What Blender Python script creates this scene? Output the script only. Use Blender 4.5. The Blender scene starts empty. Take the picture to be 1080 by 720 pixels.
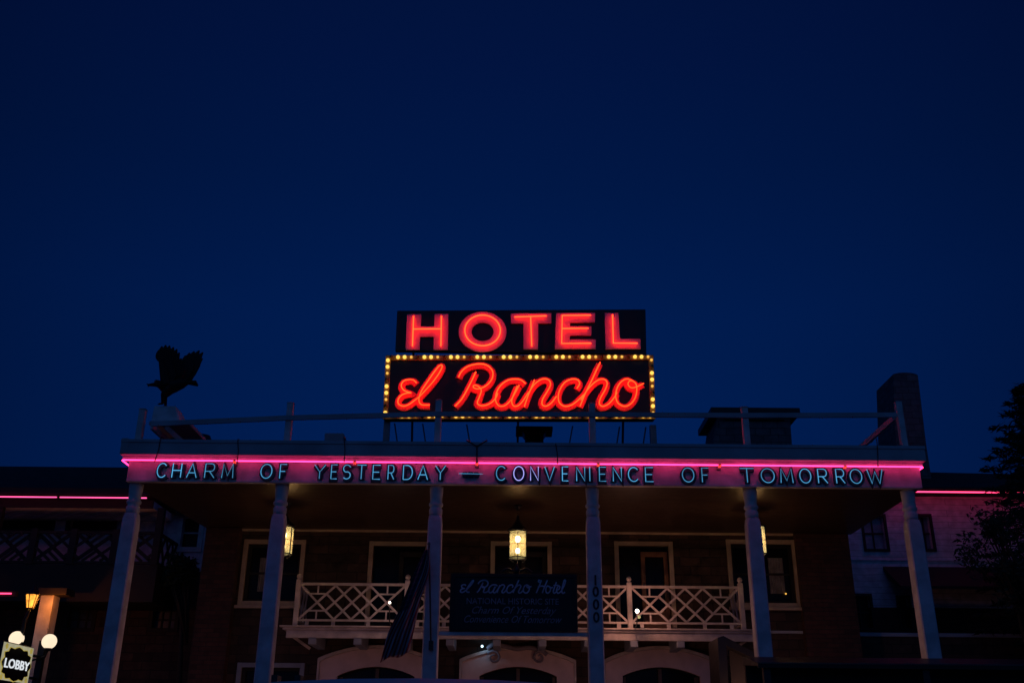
import bpy, bmesh, math, random
from mathutils import Vector, Matrix
random.seed(7)
R = math.radians
scn = bpy.context.scene
COL = scn.collection

# ------------------------------------------------------------------ camera
CAM = Vector((0, 0, 1.6)); PITCH = R(22.7); ROLL = R(0.5); FPX = 1050.0
Fv = Vector((0, math.cos(PITCH), math.sin(PITCH)))
Rv = Vector((1, 0, 0)); Uv = Vector((0, -math.sin(PITCH), math.cos(PITCH)))
def ray(px, py):
    dx, dy = px-540, py-360
    x = dx*math.cos(ROLL) + dy*math.sin(ROLL)
    y = -dx*math.sin(ROLL) + dy*math.cos(ROLL)
    return Fv*FPX + Rv*x - Uv*y
def A(px, py, Y):
    d = ray(px, py); return CAM + d*((Y-CAM.y)/d.y)
def AX(px, py, X):
    d = ray(px, py); return CAM + d*((X-CAM.x)/d.x)
cd = bpy.data.cameras.new('camera'); cam = bpy.data.objects.new('camera', cd); COL.objects.link(cam)
cd.sensor_width = 36; cd.lens = 36*FPX/1080; cd.clip_start = .1; cd.clip_end = 2000
rc = Rv*math.cos(ROLL) + Uv*math.sin(ROLL); uc = -Rv*math.sin(ROLL) + Uv*math.cos(ROLL)
m = Matrix((rc, uc, -Fv)).transposed().to_4x4(); m.translation = CAM; cam.matrix_world = m
scn.camera = cam
scn.view_settings.view_transform = 'Standard'; scn.view_settings.look = 'None'
scn.view_settings.exposure = 0; scn.view_settings.gamma = 1

# ------------------------------------------------------------------ world: deep twilight, brighter behind the viewer
W = bpy.data.worlds.new('World'); scn.world = W; W.use_nodes = True
nt = W.node_tree; nt.nodes.clear()
def N(nt, t, **k):
    n = nt.nodes.new(t)
    for a, b in k.items(): setattr(n, a, b)
    return n
out = N(nt, 'ShaderNodeOutputWorld'); bg = N(nt, 'ShaderNodeBackground')
tc = N(nt, 'ShaderNodeTexCoord'); sp = N(nt, 'ShaderNodeSeparateXYZ')
nt.links.new(tc.outputs['Generated'], sp.inputs[0])
ramp = N(nt, 'ShaderNodeValToRGB'); cr = ramp.color_ramp
cr.elements[0].position = 0.0; cr.elements[0].color = (.0008, .0140, .092, 1)
cr.elements[1].position = 1.0; cr.elements[1].color = (.0006, .0040, .024, 1)
for p, c in ((.24, (.0004, .0130, .085, 1)), (.40, (.0003, .0118, .080, 1)), (.52, (.0003, .0088, .060, 1)), (.62, (.0005, .0068, .050, 1)), (.74, (.0007, .0056, .038, 1))):
    e = cr.elements.new(p); e.color = c
nt.links.new(sp.outputs['Z'], ramp.inputs[0])
# the last light of the west stands behind the viewer: glow rises towards -Y
my = N(nt, 'ShaderNodeMapRange'); my.inputs['From Min'].default_value = .15; my.inputs['From Max'].default_value = -.9
my.inputs['To Min'].default_value = 0; my.inputs['To Max'].default_value = 1
nt.links.new(sp.outputs['Y'], my.inputs['Value'])
mix = N(nt, 'ShaderNodeMix', data_type='RGBA'); mix.inputs['B'].default_value = (.011, .042, .145, 1)
nt.links.new(my.outputs[0], mix.inputs['Factor']); nt.links.new(ramp.outputs[0], mix.inputs['A'])
# darker towards the sides of the eastern sky
ab = N(nt, 'ShaderNodeMath', operation='POWER'); ab.inputs[1].default_value = 2
nt.links.new(sp.outputs['X'], ab.inputs[0])
mr = N(nt, 'ShaderNodeMapRange'); mr.inputs['From Max'].default_value = .26; mr.inputs['To Min'].default_value = 1; mr.inputs['To Max'].default_value = .55
nt.links.new(ab.outputs[0], mr.inputs['Value'])
sc_ = N(nt, 'ShaderNodeVectorMath', operation='SCALE')
nt.links.new(mix.outputs['Result'], sc_.inputs[0]); nt.links.new(mr.outputs[0], sc_.inputs['Scale'])
nt.links.new(sc_.outputs[0], bg.inputs['Color']); bg.inputs['Strength'].default_value = 1
nt.links.new(bg.outputs[0], out.inputs[0])

# ------------------------------------------------------------------ materials
def mat(name, col, rough=.7, var=.25, scale=3, bump=.15, metal=0, spec=.5, col2=None, detail_scale=40):
    m = bpy.data.materials.new(name); m.use_nodes = True; nt = m.node_tree
    b = nt.nodes['Principled BSDF']; b.inputs['Metallic'].default_value = metal
    b.inputs['Specular IOR Level'].default_value = spec
    t = N(nt, 'ShaderNodeTexCoord'); n = N(nt, 'ShaderNodeTexNoise'); n.inputs['Scale'].default_value = scale; n.inputs['Detail'].default_value = 6
    nt.links.new(t.outputs['Object'], n.inputs['Vector'])
    r = N(nt, 'ShaderNodeValToRGB'); c2 = col2 or tuple(c*(1-var) for c in col)
    r.color_ramp.elements[0].position = .35; r.color_ramp.elements[1].position = .65
    r.color_ramp.elements[0].color = (*c2, 1); r.color_ramp.elements[1].color = (*col, 1)
    nt.links.new(n.outputs['Fac'], r.inputs[0]); nt.links.new(r.outputs[0], b.inputs['Base Color'])
    rr = N(nt, 'ShaderNodeMapRange'); rr.inputs['To Min'].default_value = max(.03, rough-.12); rr.inputs['To Max'].default_value = min(1, rough+.12)
    nt.links.new(n.outputs['Fac'], rr.inputs['Value']); nt.links.new(rr.outputs[0], b.inputs['Roughness'])
    if bump:
        n2 = N(nt, 'ShaderNodeTexNoise'); n2.inputs['Scale'].default_value = detail_scale; n2.inputs['Detail'].default_value = 4
        nt.links.new(t.outputs['Object'], n2.inputs['Vector'])
        bp = N(nt, 'ShaderNodeBump'); bp.inputs['Strength'].default_value = bump; bp.inputs['Distance'].default_value = .01
        nt.links.new(n2.outputs['Fac'], bp.inputs['Height']); nt.links.new(bp.outputs[0], b.inputs['Normal'])
    return m
def emis(name, col, s, flick=.12, scale=2.0):
    m = bpy.data.materials.new(name); m.use_nodes = True; nt = m.node_tree; nt.nodes.clear()
    o = N(nt, 'ShaderNodeOutputMaterial'); e = N(nt, 'ShaderNodeEmission'); e.inputs['Color'].default_value = (*col, 1)
    t = N(nt, 'ShaderNodeTexCoord'); n = N(nt, 'ShaderNodeTexNoise'); n.inputs['Scale'].default_value = scale
    nt.links.new(t.outputs['Object'], n.inputs['Vector'])
    r = N(nt, 'ShaderNodeMapRange'); r.inputs['From Min'].default_value = .3; r.inputs['From Max'].default_value = .7
    r.inputs['To Min'].default_value = s*(1-flick); r.inputs['To Max'].default_value = s*(1+flick)
    nt.links.new(n.outputs['Fac'], r.inputs['Value']); nt.links.new(r.outputs[0], e.inputs['Strength'])
    nt.links.new(e.outputs[0], o.inputs[0]); return m
def pattern_mat(name, kind, c1, c2, mortar, bw, bh, ms, rough=.85, vertical=False, bump=.6, offset=.5):
    """stones, bricks, planks or siding; object coordinates laid on X-Z"""
    m = bpy.data.materials.new(name); m.use_nodes = True; nt = m.node_tree; b = nt.nodes['Principled BSDF']
    t = N(nt, 'ShaderNodeTexCoord'); s = N(nt, 'ShaderNodeSeparateXYZ'); c = N(nt, 'ShaderNodeCombineXYZ')
    nt.links.new(t.outputs['Object'], s.inputs[0])
    ax = N(nt, 'ShaderNodeMath', operation='ADD')
    nt.links.new(s.outputs['X'], ax.inputs[0])
    if kind == 'wall': nt.links.new(s.outputs['Y'], ax.inputs[1]); nt.links.new(s.outputs['Z'], c.inputs['Y'])
    else: ax.inputs[1].default_value = 0; nt.links.new(s.outputs['Y'], c.inputs['Y'])
    nt.links.new(ax.outputs[0], c.inputs['X'])
    wn = N(nt, 'ShaderNodeTexNoise'); wn.inputs['Scale'].default_value = 2.3; nt.links.new(c.outputs[0], wn.inputs['Vector'])
    ws = N(nt, 'ShaderNodeVectorMath', operation='SCALE'); ws.inputs['Scale'].default_value = .05 if kind == 'wall' and bh > .14 else .004
    nt.links.new(wn.outputs['Color'], ws.inputs[0])
    ad = N(nt, 'ShaderNodeVectorMath', operation='ADD'); nt.links.new(c.outputs[0], ad.inputs[0]); nt.links.new(ws.outputs[0], ad.inputs[1])
    br = N(nt, 'ShaderNodeTexBrick'); br.inputs['Scale'].default_value = 1; br.inputs['Brick Width'].default_value = bw
    br.inputs['Row Height'].default_value = bh; br.inputs['Mortar Size'].default_value = ms; br.inputs['Mortar Smooth'].default_value = .3
    br.inputs['Color1'].default_value = (*c1, 1); br.inputs['Color2'].default_value = (*c2, 1); br.inputs['Mortar'].default_value = (*mortar, 1)
    br.offset = offset
    nt.links.new(ad.outputs[0], br.inputs['Vector'])
    n = N(nt, 'ShaderNodeTexNoise'); n.inputs['Scale'].default_value = 5; n.inputs['Detail'].default_value = 8; nt.links.new(c.outputs[0], n.inputs['Vector'])
    mx = N(nt, 'ShaderNodeMix', data_type='RGBA', blend_type='MULTIPLY'); mx.inputs['Factor'].default_value = .6
    nr = N(nt, 'ShaderNodeMapRange'); nr.inputs['From Min'].default_value = .3; nr.inputs['From Max'].default_value = .7; nr.inputs['To Min'].default_value = .45; nr.inputs['To Max'].default_value = 1.2
    nt.links.new(n.outputs['Fac'], nr.inputs['Value'])
    nt.links.new(br.outputs['Color'], mx.inputs['A']); nt.links.new(nr.outputs[0], mx.inputs['B'])
    nt.links.new(mx.outputs['Result'], b.inputs['Base Color']); b.inputs['Roughness'].default_value = rough
    iv = N(nt, 'ShaderNodeMath', operation='MULTIPLY_ADD'); iv.inputs[1].default_value = -1; nt.links.new(br.outputs['Fac'], iv.inputs[0]); nt.links.new(n.outputs['Fac'], iv.inputs[2])
    bp = N(nt, 'ShaderNodeBump'); bp.inputs['Strength'].default_value = bump; bp.inputs['Distance'].default_value = .02
    nt.links.new(iv.outputs[0], bp.inputs['Height']); nt.links.new(bp.outputs[0], b.inputs['Normal'])
    return m
def glass_mat(name, col, rough=.15):
    m = mat(name, col, rough, .3, 1.5, 0, 0, .12); return m
M = {}
M['white'] = mat('white_paint', (.72, .72, .74), .55, .32, 3.5, .45)
M['fascia'] = mat('fascia_paint', (.74, .72, .80), .42, .38, 2.6, .4)
M['gutter'] = mat('grey_white_gutter_paint', (.44, .48, .54), .6, .3, 1.2, .2)
M['trim'] = mat('aged_cream_trim', (.62, .50, .37), .6, .25, 3, .2)
M['rail'] = mat('balcony_paint', (.68, .60, .56), .55, .34, 4, .35)
M['bracket'] = mat('blue_grey_bracket', (.30, .34, .42), .6, .2, 3, .2)
M['stone'] = pattern_mat('brown_stonework', 'wall', (.085, .048, .036), (.042, .027, .022), (.03, .022, .018), .48, .21, .012)
M['brick'] = pattern_mat('dark_red_brick', 'wall', (.11, .042, .032), (.065, .028, .022), (.04, .03, .025), .3, .1, .008)
M['siding'] = pattern_mat('painted_clapboard', 'wall', (.82, .74, .84), (.79, .72, .82), (.34, .32, .36), 6, .16, .006, .65, bump=.4)
M['shadesiding'] = pattern_mat('plaster_wall', 'wall', (.80, .76, .84), (.76, .72, .80), (.5, .48, .52), 6, .5, .004, .8)
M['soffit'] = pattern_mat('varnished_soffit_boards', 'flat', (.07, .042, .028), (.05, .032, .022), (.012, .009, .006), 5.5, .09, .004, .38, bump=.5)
M['darkwood'] = mat('dark_timber', (.022, .018, .018), .7, .4, 4, .3)
M['darkroof'] = pattern_mat('dark_shingles', 'wall', (.035, .032, .034), (.022, .02, .022), (.01, .01, .01), .3, .14, .008, .9)
M['black'] = mat('black_metal', (.012, .012, .014), .45, .3, 6, .1)
M['signblack'] = mat('sign_black_enamel', (.012, .010, .012), .35, .4, 2, .1)
M['navy'] = mat('navy_letter_metal', (.004, .016, .04), .5, .3, 4, .1)
M['letterface'] = mat('letter_face_paint', (.74, .42, .70), .5, .15, 3, .1)
M['scriptface'] = mat('script_face_paint', (.85, .14, .16), .5, .15, 3, .1)
M['amberchannel'] = mat('bulb_channel_paint', (.60, .38, .10), .5, .3, 8, .15)
M['glassdark'] = glass_mat('dark_window_glass', (.012, .012, .017))
M['pane'] = mat('curtained_pane', (.24, .25, .36), .25, .4, 3, 0, 0, .7)
M['curtain'] = mat('pale_curtain', (.25, .24, .25), .9, .4, 5, .3)
M['asphalt'] = mat('asphalt', (.05, .05, .052), .85, .3, 1.5, .5, detail_scale=120)
M['earth'] = mat('dusty_ground', (.10, .085, .07), .95, .35, .4, .4)
M['concrete'] = mat('concrete', (.28, .27, .26), .85, .25, 1.5, .3)
M['metal'] = mat('galvanised_metal', (.22, .22, .24), .45, .3, 4, .1, .7)
M['chim'] = pattern_mat('chimney_stonework', 'wall', (.22, .19, .20), (.15, .13, .14), (.10, .09, .10), .4, .2, .012)
M['feather'] = mat('dark_bronze_feathers', (.014, .012, .012), .6, .4, 12, .5, .4, detail_scale=30)
M['bark'] = mat('bark', (.05, .035, .025), .9, .4, 8, .6)
M['needles'] = mat('spruce_needles', (.015, .032, .02), .9, .5, 2, 0)
M['leaves'] = mat('broad_leaves', (.03, .05, .03), .8, .5, 2, 0)
M['vanpaint'] = mat('pale_van_paint', (.55, .58, .62), .3, .08, 1, .02)
M['rubber'] = mat('tyre_rubber', (.02, .02, .02), .9, .3, 8, .2)
M['ornament'] = mat('weathered_ornament', (.25, .22, .27), .6, .3, 6, .2)
M['boardblack'] = mat('board_black_paint', (.008, .008, .010), .6, .3, 3, .1)
M['boardtext'] = mat('board_lettering_paint', (.66, .66, .78), .6, .4, 9, .1)
M['boardtextdim'] = mat('board_small_lettering_paint', (.40, .36, .42), .6, .4, 9, .1)
M['tube_red'] = emis('red_neon', (1, .024, .005), 10.0)
M['tube_red2'] = emis('red_script_neon', (1, .024, .004), 8.0)
M['tube_pink'] = emis('pink_neon', (1, .030, .170), 5.0, .1, .6)
M['tube_pink2'] = emis('pink_eave_neon', (1, .05, .16), 3.0, .12, .8)
M['tube_pink3'] = emis('violet_pink_eave_neon', (1, .09, .30), 1.9, .15, .8)
M['tube_orange'] = emis('tube_joint_glow', (1, .06, .03), 1.3)
M['tube_cyan'] = emis('cyan_neon', (.10, .45, .84), .72, .45, 1.4)
M['tube_violet'] = emis('violet_neon', (.40, .40, 1.0), 1.2, .2, 1.4)
M['bulb'] = emis('amber_bulb', (1, .57, .10), 1.45, .1)
M['bulb_dim'] = emis('amber_bulb_low', (1, .52, .09), 1.0, .1)
M['bulb_off'] = mat('unlit_amber_bulb', (.22, .13, .03), .2, .2, 4, 0)
M['lampglass'] = emis('seeded_lamp_glass', (1, .82, .36), .55, .45, 7)
M['lampcore'] = emis('lamp_bulb', (1, .90, .66), 12)
M['amberglass'] = emis('amber_lantern_glass', (1, .36, .045), 1.7, .5, 9)
M['globe'] = emis('opal_globe', (1, .80, .56), 1.08, .06, 4)
M['lobbyface'] = emis('backlit_cream_panel', (.60, .56, .36), .55, .15, 4)
M['lobbyyellow'] = emis('backlit_yellow', (.72, .56, .12), .5, .2, 6)
M['lobbytext'] = emis('backlit_white_letters', (.85, .90, .95), .85, .05, 4)
M['whitebulb'] = emis('white_bulb', (1, .86, .66), 6)
M['bluebulb'] = emis('blue_white_bulb', (.55, .80, 1), 2.5)
M['digit'] = mat('black_digit', (.01, .012, .02), .5, .2, 5, .1)

# ------------------------------------------------------------------ object helpers
def tag(o, label=None, cat=None, group=None, kind=None):
    if label: o['label'] = label
    if cat: o['category'] = cat
    if group: o['group'] = group
    if kind: o['kind'] = kind
    return o
def empty(name, loc=(0, 0, 0), rz=0, **k):
    o = bpy.data.objects.new(name, None); o.empty_display_size = .2; COL.objects.link(o)
    o.location = loc; o.rotation_euler = (0, 0, rz); return tag(o, **k)
class MB:
    def __init__(s): s.bm = bmesh.new()
    def box(s, x0, x1, y0, y1, z0, z1):
        v = [s.bm.verts.new(p) for p in ((x0,y0,z0),(x1,y0,z0),(x1,y1,z0),(x0,y1,z0),(x0,y0,z1),(x1,y0,z1),(x1,y1,z1),(x0,y1,z1))]
        for f in ((3,2,1,0),(4,5,6,7),(0,1,5,4),(1,2,6,5),(2,3,7,6),(3,0,4,7)): s.bm.faces.new([v[i] for i in f])
        return s
    def bar(s, p, q, w, d=None, up=Vector((0, 1, 0))):
        """rectangular bar from p to q, w across, d along 'up'"""
        p, q = Vector(p), Vector(q); d = w if d is None else d
        t = (q-p).normalized(); sd = t.cross(up)
        if sd.length < 1e-4: sd = t.cross(Vector((1, 0, 0)))
        sd.normalize(); u = sd.cross(t).normalized()
        vs = []
        for c in (p, q):
            for a, b in ((-1,-1),(1,-1),(1,1),(-1,1)): vs.append(s.bm.verts.new(c + sd*a*w/2 + u*b*d/2))
        for f in ((0,1,2,3),(7,6,5,4),(0,4,5,1),(1,5,6,2),(2,6,7,3),(3,7,4,0)): s.bm.faces.new([vs[i] for i in f])
        return s
    def tube(s, pts, r, n=8, closed=False, cap=True):
        pts = [Vector(p) for p in pts]; rings = []; prev = None; L = len(pts)
        for i, p in enumerate(pts):
            a = pts[(i-1) % L] if (closed or i) else p; b = pts[(i+1) % L] if (closed or i < L-1) else p
            t = (b-a).normalized() if (b-a).length > 1e-9 else Vector((0, 0, 1))
            if prev is None:
                ref = Vector((0, 1, 0)) if abs(t.y) < .9 else Vector((1, 0, 0)); u = t.cross(ref).normalized()
            else:
                u = prev - t*prev.dot(t)
                u = u.normalized() if u.length > 1e-6 else t.orthogonal().normalized()
            prev = u; w = t.cross(u); rr = r[i] if isinstance(r, (list, tuple)) else r
            rings.append([s.bm.verts.new(p + (u*math.cos(2*math.pi*k/n) + w*math.sin(2*math.pi*k/n))*rr) for k in range(n)])
        for i in range(L if closed else L-1):
            a, b = rings[i], rings[(i+1) % L]
            for k in range(n): s.bm.faces.new((a[k], a[(k+1) % n], b[(k+1) % n], b[k]))
        if cap and not closed:
            s.bm.faces.new(rings[0][::-1]); s.bm.faces.new(rings[-1])
        return s
    def lathe(s, prof, c=(0, 0, 0), n=16):
        c = Vector(c); rings = []
        for r, z in prof: rings.append([s.bm.verts.new(c + Vector((r*math.cos(2*math.pi*k/n), r*math.sin(2*math.pi*k/n), z))) for k in range(n)])
        for a, b in zip(rings, rings[1:]):
            for k in range(n): s.bm.faces.new((a[k], a[(k+1) % n], b[(k+1) % n], b[k]))
        s.bm.faces.new(rings[0][::-1]); s.bm.faces.new(rings[-1]); return s
    def sphere(s, c, r, seg=12, sq=(1, 1, 1)):
        mt = Matrix.Translation(c) @ Matrix.Diagonal((r*sq[0], r*sq[1], r*sq[2], 1))
        bmesh.ops.create_uvsphere(s.bm, u_segments=seg, v_segments=max(6, seg*2//3), radius=1, matrix=mt); return s
    def prism(s, poly, y0, y1):
        """outline in x-z extruded from y0 to y1"""
        a = [s.bm.verts.new((x, y0, z)) for x, z in poly]; b = [s.bm.verts.new((x, y1, z)) for x, z in poly]; n = len(poly)
        s.bm.faces.new(a); s.bm.faces.new(b[::-1])
        for i in range(n): s.bm.faces.new((a[(i+1) % n], a[i], b[i], b[(i+1) % n]))
        return s
    def hull(s, bottom, top):
        a = [s.bm.verts.new(p) for p in bottom]; b = [s.bm.verts.new(p) for p in top]; n = len(a)
        s.bm.faces.new(a[::-1]); s.bm.faces.new(b)
        for i in range(n): s.bm.faces.new((a[i], a[(i+1) % n], b[(i+1) % n], b[i]))
        return s
    def ribbon(s, pts, w, d, y=0, ramp=0.0, closed=False):
        """flat stroke in the x-z plane: front at y-d, back at y; ramp leans the front outwards along its length so crossings never share a plane"""
        P = [Vector((p[0], 0, p[1])) for p in pts]; L = len(P); rows = []; acc = 0
        for i, p in enumerate(P):
            if i: acc += (P[i]-P[i-1]).length
            a = P[(i-1) % L] if (closed or i) else None; b = P[(i+1) % L] if (closed or i < L-1) else None
            if a is None: t = (b-p).normalized(); k = 1
            elif b is None: t = (p-a).normalized(); k = 1
            else:
                t1 = (p-a).normalized(); t2 = (b-p).normalized(); t = t1+t2
                t = t.normalized() if t.length > 1e-5 else t1
                k = min(1.8, 1/max(.4, t.dot(t1)))
            nrm = Vector((-t.z, 0, t.x)); f = y-d-ramp*acc; h = w/2*k
            rows.append([s.bm.verts.new((p+nrm*h)+Vector((0, f, 0))), s.bm.verts.new((p-nrm*h)+Vector((0, f, 0))),
                         s.bm.verts.new((p-nrm*h)+Vector((0, y, 0))), s.bm.verts.new((p+nrm*h)+Vector((0, y, 0)))])
        for i in range(L if closed else L-1):
            a, b = rows[i], rows[(i+1) % L]
            for k in range(4): s.bm.faces.new((a[k], b[k], b[(k+1) % 4], a[(k+1) % 4]))
        if not closed: s.bm.faces.new(rows[0]); s.bm.faces.new(rows[-1][::-1])
        return s
    def build(s, name, m, parent=None, smooth=False, bevel=0, loc=None, **k):
        bmesh.ops.recalc_face_normals(s.bm, faces=s.bm.faces)
        me = bpy.data.meshes.new(name); s.bm.to_mesh(me); s.bm.free()
        o = bpy.data.objects.new(name, me); COL.objects.link(o); me.materials.append(m)
        if smooth:
            for p in me.polygons: p.use_smooth = True
        if bevel:
            b = o.modifiers.new('bevel', 'BEVEL'); b.width = bevel; b.segments = 2; b.limit_method = 'ANGLE'
        if parent: o.parent = parent
        if loc: o.location = loc
        return tag(o, **k)
def kids(o): return [c for c in bpy.data.objects if c.parent == o]
def copy_tree(o, parent=None):
    c = o.copy(); COL.objects.link(c)
    if parent: c.parent = parent
    for ch in kids(o): copy_tree(ch, c)
    return c
def point(name, loc, power, col, r=.05, parent=None):
    l = bpy.data.lights.new(name, 'POINT'); l.energy = power; l.color = col; l.shadow_soft_size = r
    o = bpy.data.objects.new(name, l); COL.objects.link(o); o.location = loc
    if parent: o.parent = parent
    return o
def smooth_path(pts, k=6, closed=False):
    P = [Vector(p) for p in pts]; o = []; n = len(P)
    for i in range(n if closed else n-1):
        a = P[(i-1) % n] if (closed or i) else P[i]*2-P[i+1]; b = P[i]; c = P[(i+1) % n]; d = P[(i+2) % n] if (closed or i+2 < n) else c*2-b
        for j in range(k):
            t = j/k
            o.append(.5*((2*b)+(-a+c)*t+(2*a-5*b+4*c-d)*t*t+(-a+3*b-3*c+d)*t**3))
    if not closed: o.append(P[-1])
    return o
class Plane:
    """a vertical working plane: u runs along it, v is height above its origin"""
    def __init__(s, o, yaw=0):
        s.o = Vector(o); s.yaw = yaw; s.d = Vector((math.cos(yaw), math.sin(yaw), 0)); s.n = Vector((math.sin(yaw), -math.cos(yaw), 0))
    def uv(s, px, py):
        d = ray(px, py); t = (s.o-CAM).dot(s.n)/d.dot(s.n); P = CAM+d*t
        return ((P-s.o).dot(s.d), P.z-s.o.z)
def text_mesh(name, body, size, m, parent, shear=0, ext=.004, loc=(0, 0, 0), align='CENTER', sx=1, bold=0, rx=True):
    c = bpy.data.curves.new('t', 'FONT'); c.body = body; c.size = size; c.extrude = ext; c.shear = shear; c.align_x = align; c.offset = bold
    c.resolution_u = 3
    t = bpy.data.objects.new('t', c); COL.objects.link(t); bpy.context.view_layer.update()
    me = bpy.data.meshes.new_from_object(t.evaluated_get(bpy.context.evaluated_depsgraph_get()))
    bpy.data.objects.remove(t); me.name = name
    me.transform(Matrix.Rotation(math.pi/2, 4, 'X') @ Matrix.Diagonal((sx, 1, 1, 1)))
    me.materials.clear(); me.materials.append(m)
    o = bpy.data.objects.new(name, me); COL.objects.link(o); o.parent = parent; o.location = loc; return o

# ================================================================== THE SETTING
g = MB(); g.bm.faces.new([g.bm.verts.new(p) for p in ((-600, -400, 0), (600, -400, 0), (600, 900, 0), (-600, 900, 0))])
g.build('ground', M['earth'], kind='structure')
g = MB(); g.bm.faces.new([g.bm.verts.new(p) for p in ((-60, -14, .004), (60, -14, .004), (60, 17, .004), (-60, 17, .004))])
g.build('road', M['asphalt'], kind='structure')
MB().box(-60, 60, 17, 24, -.2, .13).build('pavement', M['concrete'], bevel=.02, kind='structure')
MB().box(-60, 60, 16.75, 17, -.2, .135).build('kerb', M['concrete'], bevel=.02, kind='structure')

# ================================================================== MAIN BUILDING
WY = 23.9                                              # front face of the hotel wall
xl, xr = A(216, 600, WY).x, A(891, 600, WY).x
SOF = A(540, 511, 19.4).z+.012                                             # soffit height
hotel = empty('hotel_building', (0, WY, 0), label='brown stone hotel front behind the columned portico, with arches and dark windows', cat='hotel building')
def rel(o, Y=WY): return lambda px, py, y=Y: A(px, py, y)
def H(mb, name, m, **k):                               # a part of the hotel, built in hotel coordinates (origin 0, WY, 0)
    return mb.build(name, m, hotel, **k)
def L_(px, py, Y=WY):
    p = A(px, py, Y); return p.x, p.z
# wall with real openings: built as strips round them
opens = []
def win_rect(p0, p1): (x0, z1), (x1, z0) = L_(*p0), L_(*p1); return [x0, x1, z0, z1]
LW = win_rect((262, 573), (313, 634))
RW = win_rect((770, 573), (841, 636))
D1 = win_rect((394, 575), (446, 652)); D2 = win_rect((522, 575), (578, 652)); D3 = win_rect((652, 575), (709, 652))
for d in (D1, D2, D3): d[2] = 4.42
BW = win_rect((255, 703), (312, 760)); BW[2] = 2.0
def arch_rect(c, px0, px1, spring, crown):
    x0, _ = L_(px0, 702); x1, _ = L_(px1, 702); _, zc = L_(c, crown); _, zs = L_(c, spring); return [x0, x1, .13, zs, zc]
AR = [arch_rect(397, 357, 438, 713, 702.5), arch_rect(546, 506, 587, 713, 702.5), arch_rect(696, 656, 737, 713, 703)]
rects = [LW, RW, D1, D2, D3, BW] + [[a[0], a[1], a[2], a[4]] for a in AR]
xs = sorted({xl, xr, *[r[0] for r in rects], *[r[1] for r in rects]}); zs = sorted({0.0, 7.3, *[r[2] for r in rects], *[r[3] for r in rects]})
w = MB()
for i in range(len(xs)-1):
    run = None
    for j in range(len(zs)-1):
        cx, cz = (xs[i]+xs[i+1])/2, (zs[j]+zs[j+1])/2
        solid = not any(r[0] < cx < r[1] and r[2] < cz < r[3] for r in rects)
        if solid and run is None: run = zs[j]
        if (not solid or j == len(zs)-2) and run is not None:
            w.box(xs[i], xs[i+1], 0, .35, run, zs[j+1] if solid else zs[j]); run = None
for i in range(0): pass
wall = H(w, 'wall', M['stone'])
H(MB().box(xl, xr, .36, .42, 0, 7.3), 'interior_backing', M['black'])
w = MB(); w.box(xl, xl+.35, .43, 9, 0, 7.3).box(xr-.35, xr, .43, 9, 0, 7.3).box(xl, xr, 9.01, 9.3, 0, 7.3); H(w, 'side_wall', M['stone'])
w = MB(); w.box(xl-.2, xr+.2, .3, 9.5, 7.31, 7.45); H(w, 'roof', M['darkroof'])
# brick piers at both ends (redder, just proud)
px0 = xl+.25
w = MB(); w.box(px0-.25, px0+.55, -.28, .0, 0, SOF-.02); H(w, 'corner_pier', M['brick'])
w = MB(); w.box(xr-1.15, xr+.1, -.22, .0, 0, SOF-.02); H(w, 'corner_pier', M['brick'])
# crown moulding
_, zc = L_(540, 558)
w = MB(); w.box(xl+.56, xr-1.16, -.06, -.002, zc-.10, zc+.02).box(xl+.56, xr-1.16, -.11, -.002, zc+.022, zc+.10); H(w, 'crown_moulding', M['trim'], bevel=.01)
def frame_bars(r, t, d, y=-.04, bottom=True):
    x0, x1, z0, z1 = r; f = MB()
    f.box(x0-t, x0+.005, y, y+d, z0-(t if bottom else 0), z1+t).box(x1-.005, x1+t, y, y+d, z0-(t if bottom else 0), z1+t)
    f.box(x0+.006, x1-.006, y+.002, y+d, z1-.005, z1+t-.002)
    if bottom: f.box(x0+.006, x1-.006, y+.002, y+d, z0-t+.002, z0+.005)
    return f
def window(r, label, curtains=False, mull=1, hbar=1, trim='trim', sill=True, t=.10):
    x0, x1, z0, z1 = r
    pane = H(MB().box(x0+.003, x1-.003, .20, .22, z0+.003, z1-.003), 'window', M['glassdark'])
    if label: pane['label'] = label
    fr = frame_bars(r, t, .08).build('frame', M[trim], pane, bevel=.008)
    mb = MB()
    for k in range(mull): xx = x0+(x1-x0)*(k+1)/(mull+1); mb.box(xx-.03, xx+.03, .155, .198, z0+.004, z1-.004)
    for k in range(hbar): zz = z0+(z1-z0)*(k+1)/(hbar+1); mb.box(x0+.004, x1-.004, .145, .153, zz-.025, zz+.025)
    mb.box(x0+.004, x0+.07, .12, .143, z0+.004, z1-.004).box(x1-.07, x1-.004, .12, .143, z0+.004, z1-.004)
    mb.box(x0+.071, x1-.071, .12, .143, z1-.07, z1-.004).box(x0+.071, x1-.071, .12, .143, z0+.004, z0+.07)
    mb.build('sash', M['darkwood'], pane)
    if curtains:
        cb = MB()
        for (a, b) in curtains:
            n = 14; xx0, xx1 = x0+(x1-x0)*a, x0+(x1-x0)*b
            pts = [(xx0+(xx1-xx0)*i/n, .172+.008*math.sin(i*2.4)) for i in range(n+1)]
            for (xa, ya), (xb, yb) in zip(pts, pts[1:]):
                cb.bm.faces.new([cb.bm.verts.new(p) for p in ((xa, ya, z0+.25), (xb, yb, z0+.25), (xb, yb, z1-.3), (xa, ya, z1-.3))])
        cb.build('curtain', M['curtain'], pane)
    if sill: MB().box(x0-t-.05, x1+t+.05, -.12, -.041, z0-t-.07, z0-t).build('sill', M[trim], pane, bevel=.01)
    return pane
window(LW, 'tall window with a pale curtain behind its glass', [(.22, .46)], 1, 1)
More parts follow.
